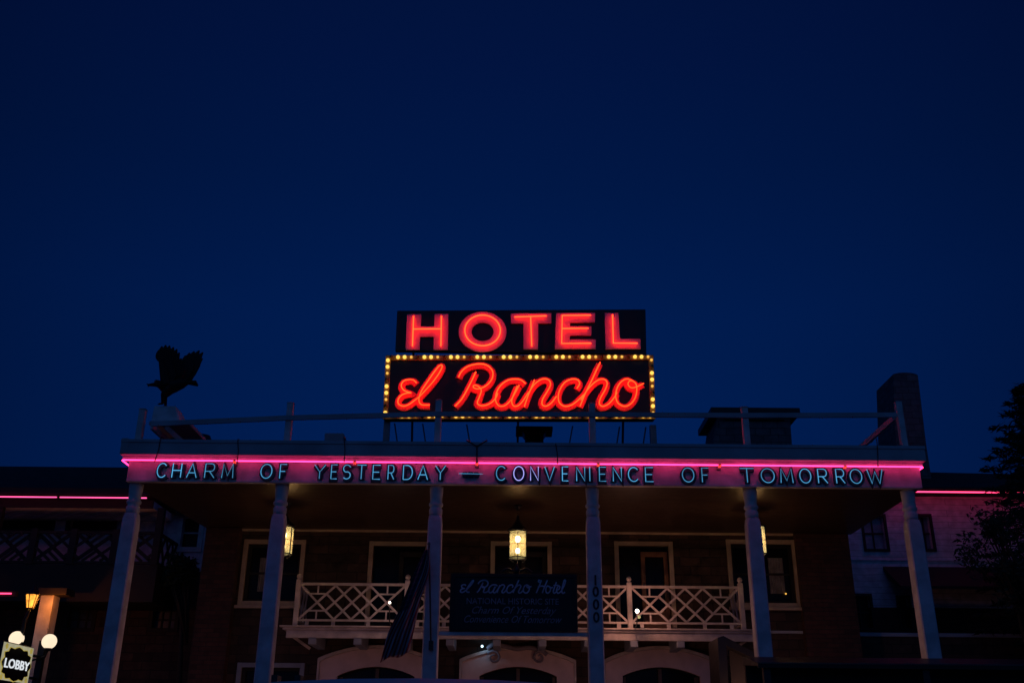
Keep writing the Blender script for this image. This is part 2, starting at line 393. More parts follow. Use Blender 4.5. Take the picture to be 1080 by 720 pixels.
window(RW, 'tall window with a tiny glowing bead for a light reflected in its glass', [(.62, .86)], 1, 1)
window(BW, 'ground floor window with a pale blue frame', None, 1, 1, 'bracket', False)
MB().sphere((RW[1]-.22, .11, RW[2]+.24), .022, 8).build('reflected_glint', M['bulb_dim'], hotel)  # glowing bead stands in for a lamp reflected in the window glass
def door(r, warm=False, ajar=0, label=None):
    x0, x1, z0, z1 = r
    d = H(MB().box(x0+.003, x1-.003, .20, .22, z0+.003, z1-.003), 'balcony_door', M['glassdark'])
    if label: d['label'] = label
    frame_bars(r, .10, .08, bottom=False).build('frame', M['trim'], d, bevel=.008)
    xm = x0+(x1-x0)*ajar
    mb = MB(); t = .10
    mb.box(xm, xm+t, .10, .15, z0+.01, z1-.12).box(x1-t-.02, x1-.02, .10, .15, z0+.01, z1-.12).box(xm+t+.001, x1-t-.021, .10, .15, z1-.24, z1-.12).box(xm+t+.001, x1-t-.021, .10, .15, z0+.01, z0+.4)
    mb.build('door_leaf', M['litwood'] if warm else M['darkwood'], d, bevel=.006)
    MB().sphere((xm+.05, .07, z0+1.0), .03, 8).build('handle', M['metal'], d)
M['litwood'] = mat('warm_lit_door', (.30, .15, .07), .5, .4, 5, .2)  # orange-brown tone puts the warm light on the door into its colour
door(D1, False, .5); door(D2, False, .5); door(D3, True, .45, 'balcony door with warm light put into its wood colour')
# arches
def arch(c, r, pxo0, pxo1, top, spring_o, lab):
    x0, x1, z0, zs, zc = r
    xo0, xo1 = L_(pxo0, 703)[0], L_(pxo1, 703)[0]; zt = L_((pxo0+pxo1)/2, top)[1]; zso = L_((pxo0+pxo1)/2, spring_o)[1]
    n = 16
    def curve(a, b, s, t): return [(a+(b-a)*i/n, s+(t-s)*math.sin(math.pi*i/n)**.85*1.0) for i in range(n+1)]
    inner = curve(x0, x1, zs, zc-.01); outer = curve(xo0, xo1, zso, zt)
    a = H(MB().box(x0+.003, x1-.003, .22, .24, .13, zc), 'arched_door', M['glassdark']); a['label'] = lab
    f = MB()
    def band(ii, oo, y0, y1):
        rows = [[f.bm.verts.new(p) for p in ((i[0], y0, i[1]), (o[0], y0, o[1]), (o[0], y1, o[1]), (i[0], y1, i[1]))] for i, o in zip(ii, oo)]
        for p, q in zip(rows, rows[1:]):
            for k in range(4): f.bm.faces.new((p[k], q[k], q[(k+1) % 4], p[(k+1) % 4]))
        f.bm.faces.new(rows[0]); f.bm.faces.new(rows[-1][::-1])
    I = [(x0, .13)]+inner+[(x1, .13)]; O = [(xo0, .13)]+outer+[(xo1, .13)]
    band(I, O, -.10, -.003); f.build('arch_surround', M['archpaint'], a, bevel=.012)
    f = MB()
    O2 = [(xo0-.05, .13)]+[(x-.0+(.05 if x > (xo0+xo1)/2 else -.05)*(abs(x-(xo0+xo1)/2)/((xo1-xo0)/2)), z+.07) for x, z in outer]+[(xo1+.05, .13)]
    band(O, O2, -.17, -.003); f.build('arch_moulding', M['rail'], a, bevel=.012)
    # reveal spandrels so the opening really curves
    f = MB(); rows = []
    for i, p in enumerate(inner): rows.append([f.bm.verts.new(q) for q in ((p[0], .0, p[1]), (p[0], .0, zc+.02), (p[0], .2, zc+.02), (p[0], .2, p[1]))])
    for p, q in zip(rows, rows[1:]):
        for k in range(4): f.bm.faces.new((p[k], q[k], q[(k+1) % 4], p[(k+1) % 4]))
    f.build('spandrel', M['darkwood'], a)
    xm = (x0+x1)/2
    mb = MB().box(xm-.04, xm+.04, .12, .21, .13, zc-.03).box(x0+.01, xm-.041, .15, .21, 2.5, 2.58).box(xm+.041, x1-.01, .15, .21, 2.5, 2.58)
    mb.box(x0+.01, x0+.09, .14, .205, .13, zs).box(x1-.09, x1-.01, .14, .205, .13, zs)
    mb.build('door_frame', M['trimdark'], a)
M['archpaint'] = mat('arch_cream_paint', (.78, .60, .58), .6, .2, 3, .25)
M['trimdark'] = mat('dull_brown_paint', (.12, .09, .08), .6, .3, 3, .2)
arch(397, AR[0], 338, 456.5, 683.5, 698, 'left arched entrance with pale surround, half behind the flag')
arch(546, AR[1], 487, 605, 685, 699, 'middle arched entrance beneath the hanging board')
arch(696, AR[2], 638, 755.5, 684.5, 700, 'right arched entrance with pale surround')
# ------------------------------------------------------------------ rooftop masses belonging to the hotel
def boxpx(mb, px0, px1, py0, py1, Y, dep):
    a, b = A(px0, py1, Y), A(px1, py0, Y); mb.box(a.x, b.x, Y-WY, Y-WY+dep, a.z, b.z); return mb
Yc = 26.0
ch = MB()
p = [A(736, 470, Yc), A(833, 470, Yc), A(833, 437, Yc), A(757, 437, Yc)]
poly = [(p[0].x, 7.452), (p[1].x, 7.452), (p[2].x, p[2].z), (p[3].x, p[3].z)]
ch = H(MB().prism(poly, Yc-WY, Yc-WY+1.6), 'roof_penthouse', M['chim'], label='dark squat rooftop penthouse with a sloping side under a flat slab')
a, b = A(750, 436.8, Yc-.2), A(843, 430.5, Yc-.2)
MB().box(a.x, b.x, Yc-WY-.25, Yc-WY+1.8, a.z+.01, b.z).build('cap_slab', M['black'], ch, bevel=.01)
a, b = A(765, 443, Yc), A(826, 437, Yc)
MB().box(a.x, b.x, Yc-WY-.10, Yc-WY-.004, a.z, b.z).build('eave', M['black'], ch)

# ================================================================== PORTICO
FY = 19.4
port = empty('portico', (0, FY, 0), label='two storey pale portico with six tall columns and a lit fascia across the front', cat='portico')
pl = Plane((0, FY, 0))
fl, fr_ = A(134, 500, FY).x, A(971, 500, FY).x
zfb = A(540, 511, FY).z; zft = 7.18
FC = MB().box(fl, fr_, 0, .12, zfb, zft).build('fascia', M['fascia'], port, bevel=.01)
MB().box(fl+.01, fr_-.01, -.02, -.002, zfb-.001, zfb+.055).build('bottom_bead', M['fascia'], FC, bevel=.006)
zb = zfb+.06
bl = -7.28
side = MB()
side.hull([(fl, .121, SOF+.052), (fl+.12, .121, SOF+.052), (bl+.1, 4.35, SOF+.052), (bl-.02, 4.35, SOF+.052)], [(fl, .121, zft), (fl+.12, .121, zft), (bl+.1, 4.35, zft), (bl-.02, 4.35, zft)])
side.build('side_fascia', M['fascia'], port)
MB().box(fr_-.12, fr_, .121, 4.35, SOF+.052, zft).build('side_fascia', M['fascia'], port)
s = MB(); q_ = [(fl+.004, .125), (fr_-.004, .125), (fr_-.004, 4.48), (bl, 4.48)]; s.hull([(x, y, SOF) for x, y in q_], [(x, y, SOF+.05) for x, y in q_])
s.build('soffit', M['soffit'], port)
# cornice / gutter, with a bed mould under it
cl, cr_ = A(125.5, 480, 19.15).x, A(977.5, 487, 19.15).x
zc0, zc1 = A(540, 482, 19.15).z, A(540, 467, 19.15).z
c = MB(); c.box(cl, cr_, -.25, -.001, zc0, zc1).build('cornice', M['gutter'], port, bevel=.012)
MB().box(cl+.02, cr_-.02, -.10, -.001, zc0-.05, zc0-.001).build('bed_moulding', M['fascia'], port, bevel=.008)
c = MB(); c.box(cl, fl-.002, .0, 4.6, zc0, zc1); c.box(fr_+.002, cr_, .0, 4.6, zc0, zc1); c.build('side_cornice', M['gutter'], port)
c = MB(); c.box(cl+.02, cl+.14, -.26, -.251, zc0+.02, zc1+.03).box(cl, cr_, -.27, -.252, zc1-.05, zc1+.01); c.build('drip_edge', M['gutter'], port)
MB().box(fl+.01, fr_-.01, .01, 4.55, zft+.002, zc1-.02).build('roof_deck', M['darkroof'], port)
# columns
colx = []
for i, px in enumerate((143.5, 297.5, 460.5, 624.5, 790.5, 956.5)):
    p = A(px, 516, FY+.22); colx.append(p.x)
def column():
    z1 = zfb
    b = MB(); h = .135
    def oct_(z, hw, ch): return [(hw-ch, -hw, z), (hw, -hw+ch, z), (hw, hw-ch, z), (hw-ch, hw, z), (-hw+ch, hw, z), (-hw, hw-ch, z), (-hw, -hw+ch, z), (-hw+ch, -hw, z)]
    rings = [oct_(.13, .155, .02), oct_(z1-1.05, .140, .02), oct_(z1-.72, .135, .022), oct_(z1-.60, .125, .05)]
    vs = [[b.bm.verts.new(p) for p in r] for r in rings]
    for a, c in zip(vs, vs[1:]):
        for k in range(8): b.bm.faces.new((a[k], a[(k+1) % 8], c[(k+1) % 8], c[k]))
    b.bm.faces.new(vs[0][::-1]); b.bm.faces.new(vs[-1])
    sh = b.build('column', M['white'], port)
    cp = MB().lathe([(.120, z1-.599), (.132, z1-.55), (.135, z1-.47), (.116, z1-.44), (.112, z1-.42), (.142, z1-.39), (.144, z1-.35), (.118, z1-.32), (.122, z1-.24), (.134, z1-.12), (.137, z1-.06), (.137, z1-.002)], n=20)
    cp.build('capital', M['white'], sh, smooth=True)
    MB().box(-.21, .21, -.21, .21, .131, .42).build('plinth', M['white'], sh, bevel=.015)
    return sh
c0 = column(); c0.location = (colx[0], .22, 0)
cols = [c0]
for x in colx[1:]:
    c = c0.copy(); COL.objects.link(c); c.location = (x, .22, 0); cols.append(c)
    for ch_ in kids(c0): q = ch_.copy(); COL.objects.link(q); q.parent = c
for ci, pw_ in ((1, 18), (3, 24), (4, 24)):  # unseen lanterns added below the view; they light arches and ceiling from below
    x = colx[ci]; wl_ = empty('added_column_lantern', (x, FY+.22+.36, 2.55), label=('unseen warm lantern added behind the second column to light the arches', 'unseen warm lantern added behind the fourth column to light the arches', 'unseen warm lantern added behind the fifth column to light the arches')[(1, 3, 4).index(ci)], cat='lantern', group='unseen lanterns added on the backs of the columns')
    MB().bar((0, -.20, .30), (0, 0, .30), .02).bar((0, -.20, .05), (0, -.02, .28), .016).bar((0, 0, .30), (0, 0, .20), .012).build('bracket', M['black'], wl_)
    MB().lathe([(.10, .10), (.07, .16), (.02, .20)], n=6).build('cap', M['black'], wl_)
    MB().lathe([(.06, -.12), (.085, .098)], n=6).build('glass', M['lampglass'], wl_)
    point('added_lantern_glow', (0, .12, -.02), pw_, (1, .44, .30), .06, wl_)
# address digits on the fourth column
cols[3]['label'] = 'white column with black house number 1000 down its face'
for ch_, py in zip('1000', (611, 623, 636.5, 650)):
    p = A(627, py, FY+.07)
    t = text_mesh('digit', ch_, .27, M['digit'], cols[3], 0, .006, (0.01, -.158, p.z-.10), sx=.95, bold=.006)
# crossbar below hanging board
z_ = A(540, 668, FY+.22).z
MB().box(colx[2]+.145, colx[3]-.145, .18, .26, z_-.045, z_+.03).build('crossbar', M['white'], port, bevel=.008)
# roof railing: posts and rails
for (px, top, yy) in ((151.5, 430.5, 19.55), (307, 424, 19.5), (463, 421, 19.5), (624, 424.5, 19.5), (784.5, 428.5, 19.5), (946.5, 422.5, 19.5)):
    p = A(px, top, yy); zt = p.z
    r = MB().box(p.x-.065, p.x+.065, yy-FY-.065, yy-FY+.065, zc1-.021, zt-.03)
    po = r.build('railing_post', M['railwhite'] if 'railwhite' in M else M['white'], port, bevel=.012)
    MB().hull([(p.x-.075, yy-FY-.075, zt-.029), (p.x+.075, yy-FY-.075, zt-.029), (p.x+.075, yy-FY+.075, zt-.029), (p.x-.075, yy-FY+.075, zt-.029)],
              [(p.x-.02, yy-FY-.02, zt), (p.x+.02, yy-FY-.02, zt), (p.x+.02, yy-FY+.02, zt), (p.x-.02, yy-FY+.02, zt)]).build('post_cap', M['white'], po)
rp = [A(160, 447, 19.42), A(304, 440.5, 19.42), A(460, 436.5, 19.42), A(624, 437, 19.42), A(784, 438, 19.42), A(946, 437.5, 19.42)]
r = MB()
for a, b in zip(rp, rp[1:]):
    r.bar((a.x, .0-.0+.02, a.z), (b.x-.001, .02, b.z), .10, .045)
r.build('top_rail', M['gutter'], port)
for (x, z) in ((rp[0].x-.05, rp[0].z), (rp[-1].x+.01, rp[-1].z)):
    MB().bar((x, .17, z), (x, 4.4, z), .12, .05, up=Vector((1, 0, 0))).build('side_rail', M['white'], port)

# ================================================================== PINK NEON BORDER
nz = A(540, 488.3, 19.25).z; nl, nr = A(126.5, 486, 19.25).x, A(975.5, 492, 19.25).x
nb = empty('neon_border', (0, 19.25, nz), label='long pink neon tube running the whole width of the portico fascia', cat='neon tube')
cuts = [nl] + [A(px, 488.5, 19.25).x for px in (247, 374, 503, 631, 759, 891)] + [nr]
for i, (a, b) in enumerate(zip(cuts, cuts[1:])):
    pts = [(a+.03, 0, 0), (b-.03, 0, 0)]
    if i == 0: pts = [(a+.03, .45, .0), (a+.03, .04, 0), (a+.05, 0, 0), (b-.03, 0, 0)]
    if i == len(cuts)-2: pts = [(a+.03, 0, 0), (b-.05, 0, 0), (b-.03, .04, 0), (b-.03, .45, 0)]
    MB().tube(pts, .0155, 8).build('neon_tube', M['tube_pink'], nb, smooth=True)
    if i:
        j = MB().tube([(a-.03, 0, 0), (a-.012, .0, -.02), (a-.02, .05, -.035)], .010, 6).tube([(a+.03, 0, 0), (a+.012, .0, -.02), (a+.012, .05, -.03)], .013, 6).build('tube_bend', M['tube_orange'], nb, smooth=True)
        MB().box(a-.04, a+.04, .10, .145, -.06, -.0).build('electrode_housing', M['metal'], nb)
for a, b in zip(cuts, cuts[1:]):
    for k in range(3):
        x = a+(b-a)*(k+.5)/3
        MB().tube([(x, .02, .0), (x, .145, .015)], .008, 6).build('tube_support', M['metal'], nb)

# ================================================================== CYAN SLOGAN
def arc(cx, cz, rx, rz, a0, a1, n=14): return [(cx+rx*math.cos(R(a0+(a1-a0)*i/n)), cz+rz*math.sin(R(a0+(a1-a0)*i/n))) for i in range(n+1)]
GL = {
 'C': [arc(.55, .5, .55, .5, 42, 318, 16)],
 'H': [[(0, 0), (0, 1)], [(1, 0), (1, 1)], [(0, .5), (1, .5)]],
 'A': [[(0, 0), (.5, 1), (1, 0)], [(.2, .34), (.8, .34)]],
 'R': [[(0, 0), (0, 1), (.55, 1)]+arc(.6, .73, .34, .27, 80, -80, 8)+[(.5, .46), (0, .46)], [(.45, .46), (.98, 0)]],
 'M': [[(0, 0), (.08, 1), (.5, .15), (.92, 1), (1, 0)]],
 'O': [arc(.5, .5, .52, .5, 90, 445, 22)],
 'F': [[(0, 0), (0, 1), (1, 1)], [(0, .5), (.8, .5)]],
 'Y': [[(0, 1), (.5, .48), (1, 1)], [(.5, .48), (.5, 0)]],
 'E': [[(1, 1), (0, 1), (0, 0), (1, 0)], [(0, .5), (.85, .5)]],
 'S': [[(.95, .84)]+arc(.5, .74, .42, .26, 50, 250, 9)+[(.5, .5)]+arc(.5, .26, .45, .26, 70, -140, 9)],
 'T': [[(0, 1), (1, 1)], [(.5, 1), (.5, 0)]],
 'D': [[(0, 0), (0, 1), (.35, 1)]+arc(.42, .5, .56, .5, 85, -85, 10)+[(.3, 0), (0, 0)]],
 'N': [[(0, 0), (0, 1), (1, 0), (1, 1)]],
 'V': [[(0, 1), (.5, 0), (1, 1)]],
 'I': [[(.5, 0), (.5, 1)]],
 'W': [[(0, 1), (.25, 0), (.5, .85), (.75, 0), (1, 1)]],
}
LET = [('CHARM', [(165.4,177),(181.5,193),(197,209.6),(216,228.5),(234,248)]), ('OF', [(275,288.5),(295,304)]),
 ('YESTERDAY', [(331,345),(349,357.5),(361,372),(376,388),(393,403),(409,417.6),(425,437),(440.5,453),(458.8,471.6)]),
 ('CONVENIENCE', [(523,534.7),(541.5,554),(559,569.5),(574,586.5),(592.5,601),(607.5,618.4),(619,626),(631.5,640.8),(646,657),(662,674.5),(680,690.5)]),
 ('OF', [(719,733),(739.5,748.8)]), ('TOMORROW', [(779.5,796.5),(802,817.5),(822,837),(842.5,856),(861.5,873.5),(880.5,891.6),(895.5,909.5),(913.5,932)])]
sz0 = A(540, 508.3, FY-.05).z; 
slog = empty('neon_slogan', (0, FY, sz0), label='blue green neon capitals spelling CHARM OF YESTERDAY CONVENIENCE OF TOMORROW on the pink fascia', cat='neon lettering')
CH_ = A(540, 492.0, FY-.05).z-sz0
k_ = 0
for word, boxes in LET:
    for chh, (p0, p1) in zip(word, boxes):
        x0, x1 = A(p0, 500, FY-.05).x+.022, A(p1, 500, FY-.05).x-.022
        body = MB(); tb = MB()
        for q, st in enumerate(GL[chh]):
            P = [(x0+u*(x1-x0), .02+v*(CH_-.03)) for u, v in st]
            cl_ = chh == 'O'
            if cl_: P = P[:-1]
            body.ribbon(P, .100, .055+.0025*q, -.006, 0, closed=cl_)
            tb.tube([(x-.012, -.085-.002*q, z+.010) for x, z in P], .0082, 6, closed=cl_)
        lo = body.build('letter', M['navy'], slog)
        k_ += 1
        vio = word == 'CONVENIENCE' and p0 < 575
        tb.build('neon_tube', M['tube_violet'] if (vio and chh in 'ON') else M['tube_cyan'], lo, smooth=True)
# the row of dashes between the words
d = MB(); xa = A(484, 498, FY-.05).x; xb = A(509, 498, FY-.05).x
for k in range(3):
    xx = xa+.07+(xb-xa-.14)*(k+.5)/3; d.prism([(xx-.06, CH_*.42), (xx-.03, CH_*.30), (xx+.05, CH_*.30), (xx+.07, CH_*.46), (xx+.04, CH_*.64), (xx-.05, CH_*.64)], -.05, -.004)
dd = d.build('dash_ornament', M['navy'], slog)
MB().tube([(xa, -.07, CH_*.52), (xb, -.07, CH_*.50)], .006, 6).build('neon_tube', M['tube_cyan'], dd)

# ================================================================== ROOFTOP HOTEL SIGN
SP = Plane((A(548, 442, 22.0).x, 22.0, A(548, 442, 22.0).z), R(1.2))
def sign_thing(name, **k): return empty(name, SP.o, SP.yaw, **k)
rs = sign_thing('rooftop_sign', label='big black rooftop sign reading HOTEL over el Rancho in red neon, edged with amber bulbs', cat='neon sign')
def spoly(pts): return [SP.uv(x, y) for x, y in pts]
lb = spoly([(404.8, 442.8), (690.2, 442.8), (689.0, 374.2), (408.0, 374.6)])
ub = spoly([(416.5, 373.6), (682.0, 373.6), (681.0, 325.6), (418.8, 327.0)])
lower = MB().prism([lb[0], lb[1], lb[2], lb[3]], 0, .16).build('lower_panel', M['signblack'], rs, bevel=.015)
z_gap = .004
ub = [(ub[0][0], max(lb[2][1], lb[3][1])+.01), (ub[1][0], max(lb[2][1], lb[3][1])+.01), ub[2], ub[3]]
upper = MB().prism(ub, .02, .16).build('upper_panel', M['signblack'], rs, bevel=.015)
# HOTEL letters (outlines traced in photograph pixels, turned into metres on the sign plane)
HL = [
 [(433.6,332.5),(443.7,332.5),(443.2,345),(458.5,345),(458.8,332.5),(473,332),(472.4,369.5),(457.2,369.5),(457.6,356.8),(443.4,356.8),(442.8,369.5),(428,369.5),(429.6,332.5)],
]
HL = [
 ('H', [(429.4,332.2),(444.4,332.0),(443.8,345.0),(458.0,345.0),(458.4,331.8),(473.0,331.6),(472.3,369.4),(457.2,369.4),(457.7,355.6),(443.2,355.6),(442.5,369.4),(428.0,369.4)],
       [[(436.6,335.5),(435.4,367)], [(465.8,335.5),(465.2,367)], [(436.2,349.2),(465.4,349.0)]]),
 ('T', [(538.8,331.2),(581.4,331.0),(581.2,341.4),(567.6,341.5),(567.4,368.8),(552.2,368.8),(552.0,341.6),(538.8,341.6)],
       [[(542.5,336.4),(576,335.2)], [(559.4,336),(560.6,367)]]),
 ('E', [(586.4,330.9),(627.6,330.7),(627.4,340.4),(601.0,340.6),(601.0,344.8),(623.6,344.8),(623.6,354.2),(601.0,354.2),(600.8,358.6),(628.2,358.6),(628.2,368.4),(585.2,368.6)],
       [[(622.5,334.6),(592.6,334.8),(592.0,364.2),(622.8,364.0)], [(592.6,348.6),(620,348.4)]]),
 ('L', [(637.6,330.8),(652.0,330.8),(653.8,358.0),(675.2,357.8),(675.6,368.4),(638.6,368.6)],
       [[(645.4,334),(646.2,363.8),(671.5,364.0)]]),
]
def letter_part(name, label=None): pass
for ch_, outl, tubes in HL:
    pts = [SP.uv(*p) for p in outl]
    lo = MB().prism(pts, -.045, -.004).build('letter', M['letterface'], rs)
    MB().prism([SP.uv(*p) for p in outl], -.003, .0195).build('letter_return', M['signblack'], lo)
    t = MB()
    for q, tp in enumerate(tubes): t.tube([(SP.uv(*p)[0], -.125-.004*q, SP.uv(*p)[1]) for p in tp], .015, 8)
    t.build('neon_tube', M['tube_red'], lo, smooth=True)
c = SP.uv(509, 350.4); e = SP.uv(534.2, 350.4); tt = SP.uv(509, 329.4)
rx, rz = e[0]-c[0], tt[1]-c[1]
om = MB(); n = 40; ring = []
for i in range(n):
    a = 2*math.pi*i/n; co, si = math.cos(a), math.sin(a)
    ring.append([om.bm.verts.new(q) for q in ((c[0]+rx*co, -.045, c[1]+rz*si), (c[0]+rx*.46*co, -.045, c[1]+rz*.47*si), (c[0]+rx*.46*co, -.004, c[1]+rz*.47*si), (c[0]+rx*co, -.004, c[1]+rz*si))])
for i in range(n):
    a, b = ring[i], ring[(i+1) % n]
    for k in range(4): om.bm.faces.new((a[k], b[k], b[(k+1) % 4], a[(k+1) % 4]))
lo = om.build('letter', M['letterface'], rs)
MB().tube([(c[0]+rx*.74*math.cos(2*math.pi*i/36), -.125, c[1]+rz*.76*math.sin(2*math.pi*i/36)) for i in range(36)], .015, 8, closed=True).build('neon_tube', M['tube_red'], lo, smooth=True)
# script strokes, in photograph pixels
def cA(L): return [(400+x/7.2, 375+y/7.2) for x, y in L]
def cB(L): return [(540+x/6.75, 375+y/6.75) for x, y in L]
SCR = {
 'El': [cA([(286,222),(262,200),(225,197),(188,208),(170,240),(185,272),(215,288),(245,296),(215,298),(175,312),(148,345),(150,380),(185,396),(225,386),(265,358),(310,322),(350,280),(400,225),(445,165),(474,115),(478,88),(455,95),(415,145),(370,210),(330,270),(308,320),(305,360),(325,386),(385,388)])],
 'R': [cA([(733,138),(712,185),(672,265),(625,345),(578,396)]),
       cA([(604,178),(625,138),(665,103),(720,84),(780,80),(828,96),(860,135),(858,185),(830,228),(790,256),(745,268),(715,256),(722,240),(755,250),(775,280),(760,330),(745,372),(765,392),(805,392),(850,372),(885,335),(900,300)])],
 'a': [[(554,406.5),(549,402.6),(542,401.8),(535,403.2),(528,408.4),(523.6,416),(522.6,424),(526,429.6),(532,429.6),(538,424.5),(543,416.5),(547.5,408)],
       [(545.5,409),(542,417),(539.5,425),(541.5,430),(546.5,429.6),(551.5,424.5),(557,416)]],
 'n': [[(563.5,402.6),(560,411),(556,421),(552.8,430.4)],
       [(556.5,418),(562,409),(568,403.6),(574,401.6),(579,403.5),(580,408.5),(576.5,415.5),(572,423),(571.5,428.5),(575.5,430.2),(581,427),(586.5,420)]],
 'c': [[(608,411.5),(610.8,406.5),(608.6,402.6),(603,401.8),(596,404.6),(591,411),(588.4,419),(589.6,426.5),(595,430.2),(602,429),(608.5,424.5),(615,418)]],
 'h': [[(632.4,384.2),(629,391),(624,402),(618,414),(611.2,430)],
       [(612,424),(618,414.5),(624,407.5),(630.5,402.8),(636.5,402.2),(639.6,406),(637.5,413),(632.8,421.5),(631.4,427.5),(634.8,430.4),(641,428),(646.5,422),(650,416)]],
 'o': [[(666.5,403.4),(660,401.6),(654,405),(650,411.5),(648.6,419.5),(651,426.8),(657.5,430.2),(664,428),(669,421.5),(670.8,413),(669.4,406),(664,403.4),(661.5,407),(665,410.8),(671,409.6),(678,406.2)]],
}
for li, (nm, strokes) in enumerate(SCR.items()):
    body = MB(); t = MB()
    for q, st in enumerate(strokes):
        P = [SP.uv(*p) for p in st]; P3 = smooth_path([Vector((a, b, 0)) for a, b in P], 5); P2 = [(v.x, v.y) for v in P3]
        body.ribbon(P2, .165, .030+.011*q+.005*(li % 2), -.004, .006)
        t.tube([(a, -.135-.012*q, b) for a, b in P2], .0125, 7)
    if nm == 'El':
        lp = [SP.uv(*p) for p in cA([(325,305),(350,280),(400,225),(445,165),(472,112),(455,100),(415,148),(370,212),(335,268)])]
        body.prism(lp, -.024, -.0035)
    lo = body.build('script_letter', M['scriptface'], rs)
    t.build('neon_tube', M['tube_red2'], lo, smooth=True)
# bulb channel and bulbs round the lower panel
def lerp2(a, b, t): return (a[0]+(b[0]-a[0])*t, a[1]+(b[1]-a[1])*t)
BLp, BRp, TRp, TLp = spoly([(406.6, 439.8), (688.4, 439.8), (686.4, 377.4), (409.6, 377.8)])
chan = MB(); wch = .115
chan.ribbon([BLp, TLp, TRp, BRp], wch, .05, -.003, 0, closed=True)
chan.build('bulb_channel', M['amberchannel'], rs)
bm_ = MB(); bm_.sphere((0, 0, 0), .046, 10, (1, 1.1, 1)); b0 = bm_.build('bulb', M['bulb'], rs, smooth=True)
mesh_b = b0.data; mesh_d = mesh_b.copy(); mesh_d.materials.clear(); mesh_d.materials.append(M['bulb_dim'])
mesh_d.transform(Matrix.Scale(.72, 4)); mesh_o = mesh_b.copy(); mesh_o.materials.clear(); mesh_o.materials.append(M['bulb_off'])
bpy.data.objects.remove(b0)
def row(a, b, n, ph):
    for i in range(n):
        t = (i+.5)/n; p = lerp2(a, b, t); k = (i+ph) % 4
        o = bpy.data.objects.new('bulb', (mesh_b, mesh_b, mesh_d, mesh_o)[k]); COL.objects.link(o); o.parent = rs; o.location = (p[0], -.085, p[1])
row(TLp, TRp, 40, 3); row(BLp, BRp, 40, 2); row(TLp, BLp, 9, 0); row(TRp, BRp, 9, 2)
# sign frame: uprights down to the roof, struts and ties
fr = MB(); zr = 7.47-SP.o.z
for px in (407.5, 689.5): u, v = SP.uv(px, 443); fr.box(u-.07, u+.07, .12, .26, zr, lb[0][1]+.02)
fr.build('upright', M['metal'], rs)
fr = MB()
for px, q in ((415, -.0), (445, 0), (492, 0), (605, 0), (655, 0), (683, 0)):
    u, v = SP.uv(px, 443); fr.bar((u, .30, lb[0][1]+.02), (u+(.25 if px < 550 else -.25), .30, zr), .03, .03)
u0, u1, u2, u3 = (SP.uv(p, 443)[0] for p in (418, 486, 606, 668))
fr.bar((u0, .33, zr+.45), (u1, .33, zr+.45), .025).bar((u2, .33, zr+.45), (u3, .33, zr+.45), .025)
for px in (430, 548, 665): u, _ = SP.uv(px, 443); fr.bar((u, .47, 2.3), (u, 2.0, zr), .05, .05)
fr.build('bracing', M['black'], rs)

# ================================================================== ROOF VENTS
def vent(px0, px1, py0, py1, Y, label, group=None):
    a, b = A(px0, py1, Y), A(px1, py0, Y); cx = (a.x+b.x)/2; w2 = (b.x-a.x)/2; z0 = 7.45; z1 = b.z
    v = empty('roof_vent', (cx, Y+.3, z0), label=label, cat='roof vent')
    h = z1-z0
    MB().box(-w2*.5, w2*.5, -.22, .22, 0, h-.19).build('vent_body', M['black'], v, bevel=.01)
    MB().hull([(-w2*.52, -.24, h-.188), (w2*.52, -.24, h-.188), (w2*.52, .24, h-.188), (-w2*.52, .24, h-.188)], [(-w2*.66, -.28, h-.09), (w2*.66, -.28, h-.09), (w2*.66, .28, h-.09), (-w2*.66, .28, h-.09)]).build('louvre', M['black'], v)
    MB().box(-w2, w2, -.32, .32, h-.088, h).build('vent_cap', M['black'], v, bevel=.01)
vent(544, 583, 449.5, 470, 23.6, 'black flat-capped roof vent under the middle of the rooftop sign')
pv = A(214, 458, 22.5)
v = empty('roof_vent', (pv.x, 22.5, 7.45), label='low round black roof vent right of the eagle pedestal', cat='roof vent')
hh = pv.z-7.45
MB().lathe([(.12, 0), (.12, hh*.5), (.26, hh*.55), (.27, hh*.8), (.18, hh*.97), (.05, hh)], n=16).build('turbine_head', M['black'], v, smooth=True)
MB().lathe([(.2, -.02), (.2, .03), (.13, .06)], n=16).build('flashing', M['metal'], v)
pv = A(354, 459, 22.5)
MB().box(-.22, .22, -.2, .2, 0, pv.z-7.45).build('junction_box', M['gutter'], None, bevel=.02, loc=(pv.x, 22.5, 7.45), label='small pale metal box on the roof between the second and third rail posts', cat='junction box')

# ================================================================== EAGLE ON ITS PEDESTAL
pA, pB = A(157, 446.5, 19.9), A(200, 446.5, 19.9)
ped = empty('pedestal', (0, 0, 0), label='pale tapered block on a bracketed shelf carrying the eagle', cat='pedestal')
zs0 = pA.z
MB().box(pA.x, pB.x, 19.9, 21.1, zs0-.02, zs0+.06).build('shelf', M['gutter'], ped, bevel=.01)
a1, a2, a3, a4 = A(159, 443, 20.0), A(191, 443, 20.0), A(186, 428.5, 20.3), A(163, 429, 20.3)
MB().hull([(a1.x, 20.0, zs0+.061), (a2.x, 20.0, zs0+.061), (a2.x, 20.9, zs0+.061), (a1.x, 20.9, zs0+.061)], [(a4.x, 20.25, a3.z), (a3.x, 20.25, a3.z), (a3.x, 20.7, a3.z), (a4.x, 20.7, a3.z)]).build('block', M['white'], ped, bevel=.03)
br = MB(); br.bar(((pA.x+pB.x)/2-.1, 20.0, zs0-.03), (pB.x+.1, 20.6, 7.44), .1, .1); br.bar((pA.x+.2, 20.9, zs0-.03), (pA.x+.2, 20.9, 7.44), .1, .1); br.build('strut', M['white'], ped)
